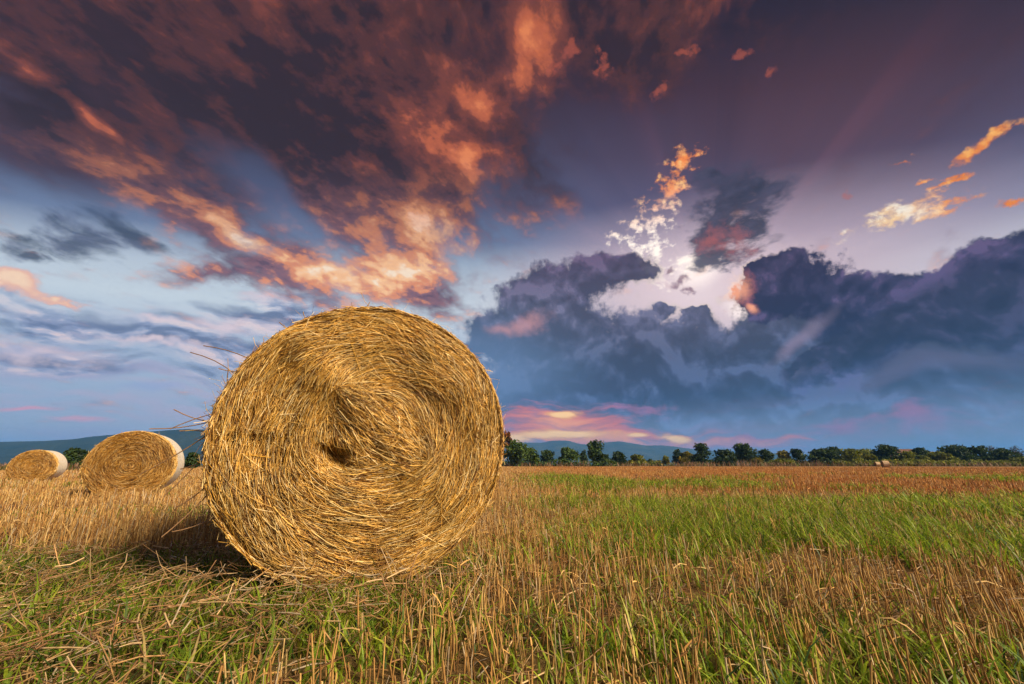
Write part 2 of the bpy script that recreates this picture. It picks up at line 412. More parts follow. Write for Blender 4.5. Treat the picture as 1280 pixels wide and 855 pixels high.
M_STRAW = tint_mat('straw', 0.45, 0.4, 0.0, 0.25, 40)
M_STUBBLE = tint_mat('stubble_stalk', 0.6, 0.3, 0.0, 0.35, 30)
M_GRASS = tint_mat('grass_blade', 0.5, 0.35, 0.4, 0.25, 25)
M_LEAF = tint_mat('tree_leaf', 0.6, 0.25, 0.3, 0.25, 2.0)

def bark_mat():
    m, nt, out = new_mat('bark')
    tcn = mnode(nt, 'ShaderNodeTexCoord')
    mp = mnode(nt, 'ShaderNodeMapping'); mp.inputs[3].default_value = (6, 6, 1.2)
    nt.links.new(tcn.outputs['Object'], mp.inputs[0])
    c = mramp(nt, mnoise(nt, mp.outputs[0], 2.0, 5), [(0.3, (0.035, 0.025, 0.018)), (0.7, (0.12, 0.09, 0.065))])
    b = mnode(nt, 'ShaderNodeBsdfPrincipled'); b.inputs['Roughness'].default_value = 0.9
    nt.links.new(c, b.inputs['Base Color']); nt.links.new(b.outputs[0], out.inputs[0])
    return m
M_BARK = bark_mat()

def build_mesh(name, verts, quads, mat, tint=None, parent=None, smooth=True, link=True):
    """one mesh object from numpy arrays: verts (n,3), quads (m,4) or (m,3)"""
    me = bpy.data.meshes.new(name)
    verts = np.ascontiguousarray(verts, dtype=np.float32); quads = np.ascontiguousarray(quads, dtype=np.int32)
    k = quads.shape[1]
    me.vertices.add(len(verts)); me.vertices.foreach_set('co', verts.ravel())
    me.loops.add(quads.size); me.loops.foreach_set('vertex_index', quads.ravel())
    me.polygons.add(len(quads))
    me.polygons.foreach_set('loop_start', np.arange(0, quads.size, k, dtype=np.int32))
    me.polygons.foreach_set('use_smooth', np.full(len(quads), smooth))
    if tint is not None:
        a = me.attributes.new('tint', 'FLOAT_COLOR', 'POINT')
        t = np.ones((len(verts), 4), np.float32); t[:, :3] = tint
        a.data.foreach_set('color', t.ravel())
    me.update(calc_edges=True)
    me.materials.append(mat)
    o = bpy.data.objects.new(name, me)
    if link: COL.objects.link(o)
    if parent is not None: o.parent = parent
    return o

def merge(parts):
    """several (verts, faces, tint) into one"""
    V, Q, T, n = [], [], [], 0
    for v, q, t in parts:
        V.append(v); Q.append(q + n); T.append(t); n += len(v)
    return np.concatenate(V), np.concatenate(Q), np.concatenate(T)

def norm(v): return v / np.maximum(np.linalg.norm(v, axis=-1, keepdims=True), 1e-9)

def tubes(centres, radii, tint, sides=4):
    """prisms along paths: centres (n, rings, 3), radii (n, rings) or (n,), tint (n, 3)"""
    n, r, _ = centres.shape
    if radii.ndim == 1: radii = np.repeat(radii[:, None], r, 1)
    tan = np.gradient(centres, axis=1); tan = norm(tan)
    ref = np.where(np.abs(tan[:, :1, 2:3]) > 0.8, np.array([[[1., 0, 0]]]), np.array([[[0, 0, 1.]]]))
    a = norm(np.cross(tan, np.broadcast_to(ref, tan.shape))); b = np.cross(tan, a)
    ang = np.arange(sides) * 2 * np.pi / sides
    ph = RNG.uniform(0, 6.28, n)[:, None, None, None]
    ca, sa = np.cos(ang + ph), np.sin(ang + ph)           # n,1,1,sides
    ca = ca.reshape(n, 1, sides, 1); sa = sa.reshape(n, 1, sides, 1)
    V = centres[:, :, None, :] + radii[:, :, None, None] * (ca * a[:, :, None, :] + sa * b[:, :, None, :])
    idx = np.arange(n * r * sides).reshape(n, r, sides)
    q = np.stack([idx[:, :-1], np.roll(idx[:, :-1], -1, 2), np.roll(idx[:, 1:], -1, 2), idx[:, 1:]], -1)
    T = np.repeat(tint, r * sides, 0)
    return V.reshape(-1, 3), q.reshape(-1, 4), T

def blades(centres, widths, side, tint):
    """flat leaf blades along paths: centres (n, rings, 3), widths (n, rings), side (n, 3)"""
    n, r, _ = centres.shape
    V = np.stack([centres - side[:, None] * widths[..., None] * .5, centres + side[:, None] * widths[..., None] * .5], 2)
    idx = np.arange(n * r * 2).reshape(n, r, 2)
    q = np.stack([idx[:, :-1, 0], idx[:, :-1, 1], idx[:, 1:, 1], idx[:, 1:, 0]], -1)
    return V.reshape(-1, 3), q.reshape(-1, 4), np.repeat(tint, r * 2, 0)

_perm = np.random.default_rng(3).random((512, 512))
def vnoise(x, y, seed=0):
    x = np.asarray(x, float) + seed * 17.31; y = np.asarray(y, float) + seed * 9.77
    xi = np.floor(x).astype(int); yi = np.floor(y).astype(int)
    fx = x - xi; fy = y - yi; fx = fx * fx * (3 - 2 * fx); fy = fy * fy * (3 - 2 * fy)
    g = lambda i, j: _perm[i % 512, j % 512]
    return (g(xi, yi) * (1 - fx) + g(xi + 1, yi) * fx) * (1 - fy) + (g(xi, yi + 1) * (1 - fx) + g(xi + 1, yi + 1) * fx) * fy
def fbm(x, y, seed=0, oct=4):
    s, a, t = 0.0, 1.0, 0.0
    for o in range(oct):
        s = s + a * vnoise(x * 2 ** o, y * 2 ** o, seed + o * 5); t += a; a *= 0.5
    return s / t
def sstep(a, b, x):
    t = np.clip((x - a) / (b - a), 0, 1); return t * t * (3 - 2 * t)

def empty(name, loc, label, cat, group=None):
    o = bpy.data.objects.new(name, None); COL.objects.link(o)
    o.location = loc; o.empty_display_size = 0.2
    o['label'] = label; o['category'] = cat
    if group: o['group'] = group
    return o
# ---------------------------------------------------------------- the field
def ground_z(x, y):
    x = np.asarray(x, float); y = np.asarray(y, float)
    d = np.hypot(x, y)
    z = 0.035 * (fbm(x * 0.9, y * 0.9, 1, 3) - .5) * sstep(120, 20, d) + 0.10 * (fbm(x * .06, y * .06, 2, 2) - .5) * sstep(4, 25, d) * sstep(400, 100, d)
    z = z - 0.15 * sstep(4, 20, d) * sstep(0.0, -9.0, x) * sstep(160, 60, d)
    return z

BALE_XY = (-0.765, 2.22)
def near_bale(x, y, pad=0.0):
    """inside the footprint of the big bale"""
    a = math.radians(-19); ax, ay = math.sin(a), math.cos(a)
    u = (x - BALE_XY[0]) * ax + (y - BALE_XY[1]) * ay; v = (x - BALE_XY[0]) * ay - (y - BALE_XY[1]) * ax
    return (u > -pad) & (u < 1.2 + pad) & (np.abs(v) < 0.30 + pad)

def flat_swath(x, y):
    """1 where the straw has been pressed flat, left and in front of the bale"""
    w = (fbm(x * 1.3, y * 1.3, 7, 3) - .5) * 0.9
    return sstep(-0.35, -0.95, x + w * .6 - (y - 1.3) * .25) * sstep(3.0, 2.75, y + w * .5) + sstep(-0.1, -0.9, x + w) * sstep(4.2, 4.5, y + w) * sstep(5.6, 5.2, y + w) * .7

def green_amount(x, y):
    n = fbm(x * .8, y * .8, 21, 4); big = fbm(x * .22, y * .16, 25, 3)
    d = np.hypot(x, y)
    band = sstep(1.7, 2.9, y + (n - .5) * 1.2) * sstep(7.8, 5.2, y + (big - .5) * 3) * sstep(-.2, 0.9, x) * (0.55 + 0.5 * sstep(1.5, 4.0, x)) * sstep(0.32, 0.54, n)
    far_patch = sstep(6, 8, y) * sstep(30, 14, y) * sstep(0.54, 0.66, big) * sstep(-1, 3, x)
    front = sstep(3.4, 2.4, d) * (0.22 + .75 * sstep(0.44, 0.62, n))
    swath = flat_swath(x, y) * (0.28 + .9 * sstep(0.42, 0.60, n))
    left = sstep(-1, -3, x) * sstep(0.60, 0.72, n) * 0.35
    return np.clip(np.maximum.reduce([band, far_patch * .8, front * .8, swath * .9, left]), 0, 1)

def stubble_amount(x, y):
    n = fbm(x * .8, y * .8, 31, 4)
    s = 0.55 + 0.9 * sstep(0.35, 0.65, n)
    # drilled rows, running away to the right
    row = 0.5 + 0.5 * np.cos((x * .86 - y * .5) * 2 * np.pi / 0.16 + fbm(x, y, 33, 2) * 5)
    s = s * (0.45 + 1.0 * row * sstep(12, 5, np.hypot(x, y)) + 0.55 * sstep(5, 12, np.hypot(x, y)))
    s = s * (1 - 0.90 * np.clip(flat_swath(x, y), 0, 1))
    midgreen = sstep(2.1, 2.9, y) * sstep(6.4, 5.0, y) * sstep(0.3, 1.2, x) * sstep(.46, .36, fbm(x * .7, y * .7, 36, 3))
    s = s * (1 - 0.75 * midgreen)
    s = s * np.where((y > 2.85) & (y < 4.4) & (x < -1.2), 1.8, 1.0)
    return s

def stalk_tint(x, y, n):
    t = RNG.random(n)
    cols = np.array([(0.60, 0.36, 0.115), (0.44, 0.235, 0.07), (0.68, 0.47, 0.19), (0.28, 0.135, 0.042), (0.58, 0.45, 0.28)])
    c = cols[RNG.choice(5, n, p=[.34, .26, .18, .14, .08])]
    d = np.hypot(x, y)
    # weathered red-brown stubble further out on the right, bleached gold on the left
    wob = fbm(x * .12, y * .05, 41, 3)
    red = sstep(4.5, 11, y + (wob - .5) * 5) * sstep(-4.0, 6.0, x - d * 0.05) * (0.6 + .6 * sstep(.35, .6, wob))
    red = np.clip(red, 0, 1)[:, None]
    c = c * (1 - red) + (c * np.array([0.94, 0.74, 0.58])) * red
    patch = (sstep(.56, .68, fbm(x * 1.1, y * 1.1, 44, 3)) * sstep(.3, 1.5, x) * sstep(2.0, 2.6, y) * .8)[:, None]
    c = c * (1 - patch) + c * np.array([0.85, .58, .45]) * patch
    return c * RNG.uniform(.70, 1.2, (n, 1)) * np.where(d < 5, .88, 1.0)[:, None]

def scatter(n_target, dens, r0, r1, half=math.radians(72)):
    """points over a fan in front of the camera position, thinning with distance: dens(r) per square metre"""
    rr = np.geomspace(r0, r1, 400)
    pdf = dens(rr) * rr
    cdf = np.concatenate([[0], np.cumsum((pdf[1:] + pdf[:-1]) * .5 * np.diff(rr))])
    total = cdf[-1] * 2 * half
    n = int(min(n_target, total)) if n_target else int(total)
    r = np.interp(RNG.random(n) * cdf[-1], cdf, rr)
    a = RNG.uniform(-half, half, n)
    return np.sin(a) * r, np.cos(a) * r

def ground_sheet():
    ang = np.radians(np.concatenate([np.arange(-90, 90, 0.75), np.arange(90, 270, 6)]))
    rad = np.concatenate([[0.0], np.geomspace(0.25, 6800, 190)])
    A, R = np.meshgrid(ang, rad)
    X, Y = np.sin(A) * R, np.cos(A) * R
    Z = ground_z(X, Y)
    V = np.stack([X, Y, Z], -1); nr, na = X.shape
    i = np.arange(nr * na).reshape(nr, na)
    q = np.stack([i[:-1], np.roll(i[:-1], -1, 1), np.roll(i[1:], -1, 1), i[1:]], -1).reshape(-1, 4)[:, ::-1]
    m, nt, out = new_mat('field_soil')
    tcn = mnode(nt, 'ShaderNodeTexCoord'); pos = tcn.outputs['Object']
    at = mnode(nt, 'ShaderNodeAttribute', attribute_name='tint')
    fine = mramp(nt, mnoise(nt, pos, 45, 6, .65), [(0.3, (0.30, 0.28, 0.26)), (0.5, (0.8, 0.78, .75)), (0.7, (1.35, 1.3, 1.2))])
    mul = mnode(nt, 'ShaderNodeMix', data_type='RGBA', blend_type='MULTIPLY'); mul.inputs[0].default_value = 1
    nt.links.new(at.outputs['Color'], mul.inputs[6]); nt.links.new(fine, mul.inputs[7])
    b = mnode(nt, 'ShaderNodeBsdfPrincipled'); b.inputs['Roughness'].default_value = 0.95; b.inputs['Specular IOR Level'].default_value = 0.1
    nt.links.new(mul.outputs[2], b.inputs['Base Color'])
    bp = mnode(nt, 'ShaderNodeBump'); bp.inputs['Strength'].default_value = 0.8; bp.inputs['Distance'].default_value = 0.03
    nt.links.new(mnoise(nt, pos, 30, 6, .7), bp.inputs['Height']); nt.links.new(bp.outputs[0], b.inputs['Normal'])
    nt.links.new(b.outputs[0], out.inputs[0])
    x, y = X.ravel(), Y.ravel(); d = np.hypot(x, y)
    soil = np.array([0.24, 0.145, 0.062]); grn = np.array([0.07, 0.10, 0.022])
    gr = np.clip(green_amount(x, y) * .75, 0, 1)[:, None]
    c = soil * (1 - gr) + grn * gr
    farc = np.array([0.34, 0.185, 0.075]) * (0.8 + .4 * fbm(x * .03, y * .03, 51, 3))[:, None]
    fr = sstep(8, 40, d)[:, None]
    c = c * (1 - fr) + farc * fr
    out_ = sstep(170, 260, d)[:, None]        # rough pasture beyond the hedge line
    c = c * (1 - out_) + np.array([0.07, 0.085, 0.03]) * out_
    o = build_mesh('ground', V.reshape(-1, 3), q, m, c)
    o['kind'] = 'structure'
    return o
ground_sheet()

def stubble():
    d0 = lambda r: 1250 * np.minimum(1, (3.2 / r) ** 1.6)
    x, y = scatter(None, d0, 0.55, 120)
    keep = (RNG.random(len(x)) < stubble_amount(x, y) / 1.5) & ~near_bale(x, y, -.02) & (np.hypot(x, y) > .6)
    x, y = x[keep], y[keep]
    # stalks come up in little clumps: pull some towards a neighbour
    n = len(x); d = np.hypot(x, y)
    near = d < 4
    jit = np.floor(np.stack([x, y], 1) / 0.075) * 0.075 + 0.0375
    pull = RNG.random(n) < .55
    k = np.where(pull & near, 0.55, 0.0)
    x = x + (jit[:, 0] - x) * k; y = y + (jit[:, 1] - y) * k
    h = RNG.normal(.117, .032, n).clip(.04, .24) * (0.75 + .5 * fbm(x * 1.4, y * 1.4, 61, 2))
    h *= np.where((y > 2.8) & (y < 4.4) & (x < -1.1), 1.35, np.where((x < 0) & (y > 6.0), 1.3, np.where((x < 0) & (y > 4.4), .8, 1.0))) * (1 - .4 * np.clip(flat_swath(x, y), 0, 1))
    lean = RNG.normal(0, .11, (n, 2)) + np.array([-.03, 0.0]); flop = RNG.random(n) < .07
    lean = np.where(flop[:, None], RNG.normal(0, .7, (n, 2)), lean)
    h = np.where(flop, h * .75, h)
    z = ground_z(x, y) - .01
    t = np.linspace(0, 1, 3)
    base = np.stack([x, y, z], 1)
    kink = RNG.normal(0, .04, (n, 2))
    cen = np.zeros((n, 3, 3))
    cen[:, :, :2] = base[:, None, :2] + (lean * h[:, None])[:, None] * t[None, :, None] + (kink * h[:, None])[:, None] * (np.sin(t * 3.14))[None, :, None]
    cen[:, :, 2] = base[:, None, 2] + h[:, None] * t
    rad = RNG.uniform(.0014, .0032, n) * np.maximum(1, (d / 5) ** .75)
    tint = stalk_tint(x, y, n)
    nr = d < 4.5
    parts = [tubes(cen[nr], np.stack([rad * 1.05, rad, rad * .9], 1)[nr], tint[nr], 4), tubes(cen[~nr], rad[~nr] * 1.1, tint[~nr], 3)]
    # dry leaf rags still on the stalks, and seed-headed weeds among them
    pick = np.where((d < 14) & (RNG.random(n) < np.where(d < 4, .35, .35)))[0]
    m = len(pick); t4 = np.linspace(0, 1, 4)
    ll = RNG.uniform(.04, .13, m); aa = RNG.uniform(0, 6.28, m); up = RNG.uniform(-.4, .8, m)
    s0 = cen[pick, 1] * (RNG.random((m, 1))) ; s0 = cen[pick, 0] + (cen[pick, 2] - cen[pick, 0]) * RNG.uniform(.2, 1, (m, 1))
    dirv = np.stack([np.cos(aa), np.sin(aa), up], 1)
    c4 = s0[:, None] + dirv[:, None] * (ll[:, None] * t4)[..., None]
    c4[:, :, 2] -= (ll * RNG.uniform(.3, 1.1, m))[:, None] * t4 ** 2
    c4[:, :, 2] = np.maximum(c4[:, :, 2], ground_z(c4[:, :, 0], c4[:, :, 1]) + .004)
    w4 = (RNG.uniform(.003, .0065, m) * np.maximum(1, (d[pick] / 5) ** .7))[:, None] * np.array([.8, 1, .7, .15])
    side = norm(np.cross(dirv, np.array([0, 0, 1.]) + RNG.normal(0, .4, (m, 3))))
    parts.append(blades(c4, w4, side, tint[pick] * np.array([1.15, 1.12, 1.1])))
    v, q, t_ = merge(parts)
    o = build_mesh('stubble', v, q, M_STUBBLE, t_); o['kind'] = 'stuff'
    return n
print('stubble', stubble())

def fallen_straw():
    d0 = lambda r: 1500 * np.minimum(1, (3.2 / r) ** 2.0)
    x, y = scatter(None, d0, 0.6, 18)
    fs = np.clip(flat_swath(x, y), 0, 1)
    bx = np.hypot(x - BALE_XY[0] + .05, (y - BALE_XY[1] + .12) * 1.6)
    pile = sstep(1.0, .45, bx)
    dens = 0.22 + .85 * fs * (0.5 + 1.0 * sstep(.42, .6, fbm(x * 2, y * 2, 71, 3))) + .5 * pile
    keep = (RNG.random(len(x)) < dens) & ~near_bale(x, y, -.03)
    x, y, pile, fs = x[keep], y[keep], pile[keep], fs[keep]; n = len(x); d = np.hypot(x, y)
    L = RNG.gamma(3.0, .028, n).clip(.025, .22)
    base_ang = fbm(x * 1.2, y * 1.2, 75, 2) * 6.0 - 1.2
    a = base_ang + RNG.normal(0, 1.1, n)
    el = np.abs(RNG.normal(0, .16, n)) + np.where(RNG.random(n) < .12, RNG.uniform(.2, .8, n), 0)
    dirv = np.stack([np.cos(a) * np.cos(el), np.sin(a) * np.cos(el), np.sin(el)], 1)
    z = ground_z(x, y) + RNG.random(n) ** 2 * (.05 + .05 * fs + .05 * pile) + L * .5 * np.sin(el) + .003
    t = np.linspace(-.5, .5, 3)
    cen = np.stack([x, y, z], 1)[:, None] + dirv[:, None] * (L[:, None] * t)[..., None]
    cen[:, 1] += RNG.normal(0, .04, (n, 3)) * L[:, None]
    cols = np.array([(0.32, 0.185, 0.072), (0.21, 0.11, 0.044), (0.46, 0.32, 0.16), (0.14, 0.075, 0.032), (0.32, 0.255, 0.17)])
    tint = cols[RNG.choice(5, n, p=[.34, .24, .2, .12, .1])] * RNG.uniform(.75, 1.25, (n, 1))
    rad = RNG.uniform(.0008, .0021, n) * np.maximum(1, (d / 5) ** .7)
    thick = RNG.random(n) < .14; rad = np.where(thick, RNG.uniform(.0022, .0034, n), rad); tint = np.where(thick[:, None], tint * 1.35, tint)
    v, q, t_ = tubes(cen, rad, tint, 4)
    o = build_mesh('fallen_straw', v, q, M_STRAW, t_); o['kind'] = 'stuff'
    return n
print('fallen', fallen_straw())

def grass():
    d0 = lambda r: 560 * np.minimum(1, (3.8 / r) ** 1.6)      # tufts
    x, y = scatter(None, d0, 0.6, 45)
    g = green_amount(x, y)
    keep = (RNG.random(len(x)) < g) & ~near_bale(x, y, -.05)
    x, y, g = x[keep], y[keep], g[keep]; nt_ = len(x)
    per = 5
    x = np.repeat(x, per) + RNG.normal(0, .018, nt_ * per); y = np.repeat(y, per) + RNG.normal(0, .018, nt_ * per)
    tuft = np.repeat(RNG.uniform(.7, 1.3, nt_), per); n = len(x); d = np.hypot(x, y)
    h = RNG.normal(.13, .04, n).clip(.04, .28) * tuft * (1 + .35 * sstep(2.6, 3.4, y) * sstep(0, 1, x)) * (1 - .35 * np.clip(flat_swath(x, y), 0, 1)) * np.where((y < 2.4) & (x > -.6), .72, 1.0)
    a = RNG.uniform(0, 6.28, n); out = RNG.uniform(.2, 1.3, n) * h
    t = np.linspace(0, 1, 4)
    dirh = np.stack([np.cos(a), np.sin(a)], 1)
    cen = np.zeros((n, 4, 3))
    cen[:, :, :2] = np.stack([x, y], 1)[:, None] + dirh[:, None] * (out[:, None] * t ** 1.7)[..., None]
    cen[:, :, 2] = (ground_z(x, y) - .006)[:, None] + h[:, None] * (t - .28 * t ** 3 * RNG.uniform(.2, 1.5, (n, 1)))
    w = (RNG.uniform(.0035, .0095, n) * np.maximum(1, (d / 4.5) ** .8))[:, None] * np.array([.75, 1, .7, .08])
    side = np.stack([-np.sin(a), np.cos(a), RNG.normal(0, .25, n)], 1)
    cols = np.array([(0.26, 0.39, 0.025), (0.37, 0.48, 0.035), (0.14, 0.25, 0.02), (0.46, 0.49, 0.06), (0.06, 0.13, 0.03)])
    tint = cols[RNG.choice(5, n, p=[.32, .28, .18, .12, .1])] * RNG.uniform(.8, 1.25, (n, 1))
    tint = tint * (1 - .25 * np.clip(flat_swath(x, y), 0, 1))[:, None] * np.where(fbm(x * 1.7, y * 1.7, 27, 3) > .5, 1.0, .85)[:, None]
    dry = (RNG.random(n) < .10)[:, None]
    tint = np.where(dry, np.array([.42, .32, .12]), tint)
    v, q, t_ = blades(cen, w, norm(side), tint)
    o = build_mesh('grass', v, q, M_GRASS, t_); o['kind'] = 'stuff'
    return n
print('grass', grass())
# ---------------------------------------------------------------- straw bales
STRAW_COLS = np.array([(0.82, 0.51, 0.13), (0.62, 0.345, 0.072), (0.89, 0.67, 0.28), (0.20, 0.085, 0.016), (0.88, 0.70, 0.38), (0.62, 0.34, 0.045)])  # straw tones; the darkest also stands in for shaded gaps between stalks
def straw_tint(n, p=(.25, .23, .15, .22, .07, .08)):
    return STRAW_COLS[RNG.choice(6, n, p=p)] * RNG.uniform(.78, 1.22, (n, 1))

def core_mat():
    m, nt, out = new_mat('packed_straw')
    tcn = mnode(nt, 'ShaderNodeTexCoord')
    c = mramp(nt, mnoise(nt, tcn.outputs['Object'], 60, 6, .7), [(0.25, (0.06, 0.028, 0.008)), (0.5, (0.17, 0.085, 0.022)), (0.75, (0.38, 0.21, 0.06))])  # packed straw, coloured darker so gaps in the loose layer look shaded
    b = mnode(nt, 'ShaderNodeBsdfPrincipled'); b.inputs['Roughness'].default_value = .8
    nt.links.new(c, b.inputs['Base Color'])
    bp = mnode(nt, 'ShaderNodeBump'); bp.inputs['Strength'].default_value = .7; bp.inputs['Distance'].default_value = .01
    nt.links.new(mnoise(nt, tcn.outputs['Object'], 90, 5, .7), bp.inputs['Height']); nt.links.new(bp.outputs[0], b.inputs['Normal'])
    nt.links.new(b.outputs[0], out.inputs[0])
    return m
M_CORE = core_mat()

def net_mat(stops=((0.35, (0.50, 0.37, 0.20)), (0.55, (0.72, 0.62, 0.45)), (0.8, (0.82, 0.77, 0.64)))):
    """pale knitted wrap with the straw showing through between its threads"""
    m, nt, out = new_mat('net_wrap')
    tcn = mnode(nt, 'ShaderNodeTexCoord')
    mp = mnode(nt, 'ShaderNodeMapping'); mp.inputs[3].default_value = (1, 1, 1)
    nt.links.new(tcn.outputs['Object'], mp.inputs[0])
    w = mnode(nt, 'ShaderNodeTexWave', wave_type='BANDS', bands_direction='Z'); w.inputs['Scale'].default_value = 22; w.inputs['Distortion'].default_value = 3.0; w.inputs['Detail'].default_value = 3
    nt.links.new(mp.outputs[0], w.inputs[0])
    nz = mnoise(nt, tcn.outputs['Object'], 14, 6, .7)
    mx = mnode(nt, 'ShaderNodeMath', operation='MULTIPLY_ADD'); mx.inputs[1].default_value = .35
    nt.links.new(w.outputs[1], mx.inputs[0]); nt.links.new(nz, mx.inputs[2])
    c = mramp(nt, mx.outputs[0], list(stops))
    b = mnode(nt, 'ShaderNodeBsdfPrincipled'); b.inputs['Roughness'].default_value = .5
    nt.links.new(c, b.inputs['Base Color'])
    bp = mnode(nt, 'ShaderNodeBump'); bp.inputs['Strength'].default_value = .5; bp.inputs['Distance'].default_value = .01
    nt.links.new(mx.outputs[0], bp.inputs['Height']); nt.links.new(bp.outputs[0], b.inputs['Normal'])
    nt.links.new(b.outputs[0], out.inputs[0])
    return m
M_NET = net_mat()
M_TAN = net_mat([(0.35, (0.36, 0.23, 0.11)), (0.55, (0.48, 0.32, 0.17)), (0.8, (0.60, 0.45, 0.28))])

def bale(name, label, xy, heading, R=.75, length=1.2, straws=16000, thick=1.0, fuzz=1200, z0=None, hero=False, squash=.97, seed=0, net=None, grp='round straw bales'):
    """heading: the way the axis runs, clockwise from +Y; the rolled end we see faces back towards the camera"""
    zb = float(ground_z(*xy)) if z0 is None else z0
    root = empty(name, (xy[0], xy[1], zb), label, 'straw bale', grp)
    ax = np.array([math.sin(heading), math.cos(heading), 0.0]); e1 = np.array([math.cos(heading), -math.sin(heading), 0.0]); e2 = np.array([0, 0, 1.0]); nrm = -ax
    zc = R * squash - .01
    def place(u, v, dep):
        # a heavy roll sits a little flat on the ground
        vv = np.where(v < 0, v * squash, v)
        vv = np.maximum(vv, -zc + .004)
        return np.array([0, 0, zc]) + u[..., None] * e1 + vv[..., None] * e2 + dep[..., None] * nrm
    cx, cy = (.06, .07) if hero else (.02 * seed - .03, .03)
    def depth(u, v):
        r = np.hypot(u, v); th = np.arctan2(v, u)
        edge = np.clip((r - (R - .09)) / .09, 0, 1)
        d = -.075 * (1 - np.sqrt(np.clip(1 - edge ** 2, 0, 1)))
        swirl = r * 9 + th * .5
        d += .046 * (fbm(np.cos(th) * 1.3 + seed * 7, swirl, 81 + seed, 3) - .5) * sstep(R, R * .8, r)
        d += .030 * (fbm(u * 5 + 9 * seed, v * 5, 85, 3) - .5)
        ri = np.hypot(u - cx, v - cy) / R
        d -= .034 * sstep(.54, .34, ri) * (1.15 - .5 * sstep(-.1, .3, u + v)) if hero else .02 * sstep(.5, .2, ri)
        if hero:
            d += .05 * np.exp(-((u * .80 + v * .6 - .0) ** 2 / .03 + ((v - cy) * .8 - (u - cx) * -.6) ** 2 / .016))
            pw = (fbm(u * 9, v * 9, 89, 3) - .5) * .16
            d -= .075 * (.55 + .9 * fbm(u * 22, v * 22, 99, 2)) * np.clip(1.5 * np.exp(-(((u + .17 + pw) * .9 - (v + .11) * .45) ** 2 / .0085 + ((v + .11 + pw * .7) * .9 + (u + .17) * .45) ** 2 / .0018)) - .15, 0, 1)
        return d
    # packed body under the loose layer
    nr, na = 46, 120
    rr = np.linspace(.001, 1, nr) ** .8 * R; aa = np.arange(na) * 2 * np.pi / na
    A, RR = np.meshgrid(aa, rr)
    U, Vv = np.cos(A) * RR, np.sin(A) * RR
    face = place(U * .995, Vv * .995, depth(U, Vv) - .012)
    rings = [face]
    for s in (.2, .5, .8, 1.0):
        rings.append(place(U[-1:] * .99, Vv[-1:] * .99, np.full((1, na), -.08 - (length - .08) * s)))
    rings.append(place(U[::-1][:, :] * .99, Vv[::-1] * .99, np.full((nr, na), -length) - .0 + .0 * U))
    G = np.concatenate(rings); i = np.arange(G.shape[0] * na).reshape(G.shape[0], na)
    q = np.stack([i[:-1], np.roll(i[:-1], -1, 1), np.roll(i[1:], -1, 1), i[1:]], -1).reshape(-1, 4)
    build_mesh('packed_core', G.reshape(-1, 3), q, M_CORE, parent=root)
    # net wrap round the outside
    nn = 14; nal = 160; A2 = np.arange(nal) * 2 * np.pi / nal
    prof = [(R * .985, -.045)] + [(R * 1.004 + .004 * math.sin(k * 1.9), -.06 - (length - .11) * k / nn) for k in range(nn + 1)] + [(R * .985, -length + .02), (R * .97, -length + .02), (R * .97, -.045)]
    g2 = np.stack([place(np.cos(A2) * r * (1 + .006 * (fbm(np.cos(A2) * 6, np.sin(A2) * 6 + d_ * 3, 91, 2) - .5)), np.sin(A2) * r, np.full(nal, d_)) for r, d_ in prof])
    i = np.arange(len(prof) * nal).reshape(len(prof), nal)
    q = np.stack([i[:-1], np.roll(i[:-1], -1, 1), np.roll(i[1:], -1, 1), i[1:]], -1).reshape(-1, 4)
    build_mesh('net_wrap', g2.reshape(-1, 3), q, net or M_NET, parent=root)
    # the rolled straw of the end
    n = straws
    r = np.sqrt(RNG.random(n)) * R; th = RNG.uniform(0, 2 * np.pi, n)
    r = np.where(RNG.random(n) < .16, R * RNG.uniform(.86, 1.0, n), r)
    u, v = np.cos(th) * r, np.sin(th) * r
    L = RNG.gamma(3.2, .032, n).clip(.025, .28) * thick ** .5
    tang = np.stack([-np.sin(th), np.cos(th)], 1)
    # rings are centred a little off the middle further in
    ui, vi = u - cx, v - cy; ri = np.hypot(ui, vi); ti = np.arctan2(vi, ui)
    tin = np.stack([-np.sin(ti), np.cos(ti)], 1)
    w = sstep(R * .75, R * .4, ri)[:, None]
    dirn = norm(tang * (1 - w) + tin * w)
    curv = 1 / np.maximum(np.where(ri < R * .5, ri, r), .09)
    if hero:
        dg = norm(np.array([[.82, -.57]]))
        band = sstep(.20, .11, np.abs(ui * .57 + vi * .82 + .02)) * sstep(.33, .24, ri)
        band = band * (RNG.random(n) < .92)
        sgn = np.sign((dirn * dg).sum(1, keepdims=True)); dirn = norm(dirn * (1 - band[:, None]) + dg * sgn * band[:, None])
        curv = curv * (1 - band)
    ang = (fbm(u * 6 + 3 * seed, v * 6, 95, 3) - .5) * 1.1 + RNG.normal(0, .17, n) + np.where(RNG.random(n) < .24, RNG.normal(0, .65, n), 0)
    ca, sa = np.cos(ang)[:, None], np.sin(ang)[:, None]
    dirn = np.concatenate([dirn[:, :1] * ca - dirn[:, 1:] * sa, dirn[:, :1] * sa + dirn[:, 1:] * ca], 1)
    inn = -np.stack([u, v], 1) / np.maximum(np.hypot(u, v), .02)[:, None]
    t = np.linspace(-.5, .5, 5)
    s = L[:, None] * t
    P2 = np.stack([u, v], 1)[:, None] + dirn[:, None] * s[..., None] + inn[:, None] * (s ** 2 * .5 * curv[:, None])[..., None]
    rr_ = np.hypot(P2[..., 0], P2[..., 1]); P2 = P2 * np.minimum(1, R * 1.004 / np.maximum(rr_, 1e-6))[..., None]
    lift = RNG.random(n) ** 1.7 * .034 - .007 + .012 * (fbm(u * 14, v * 14, 98, 2) - .5)
    tilt = RNG.normal(0, .07, n) + np.where(RNG.random(n) < .03, RNG.normal(0, .35, n), 0)
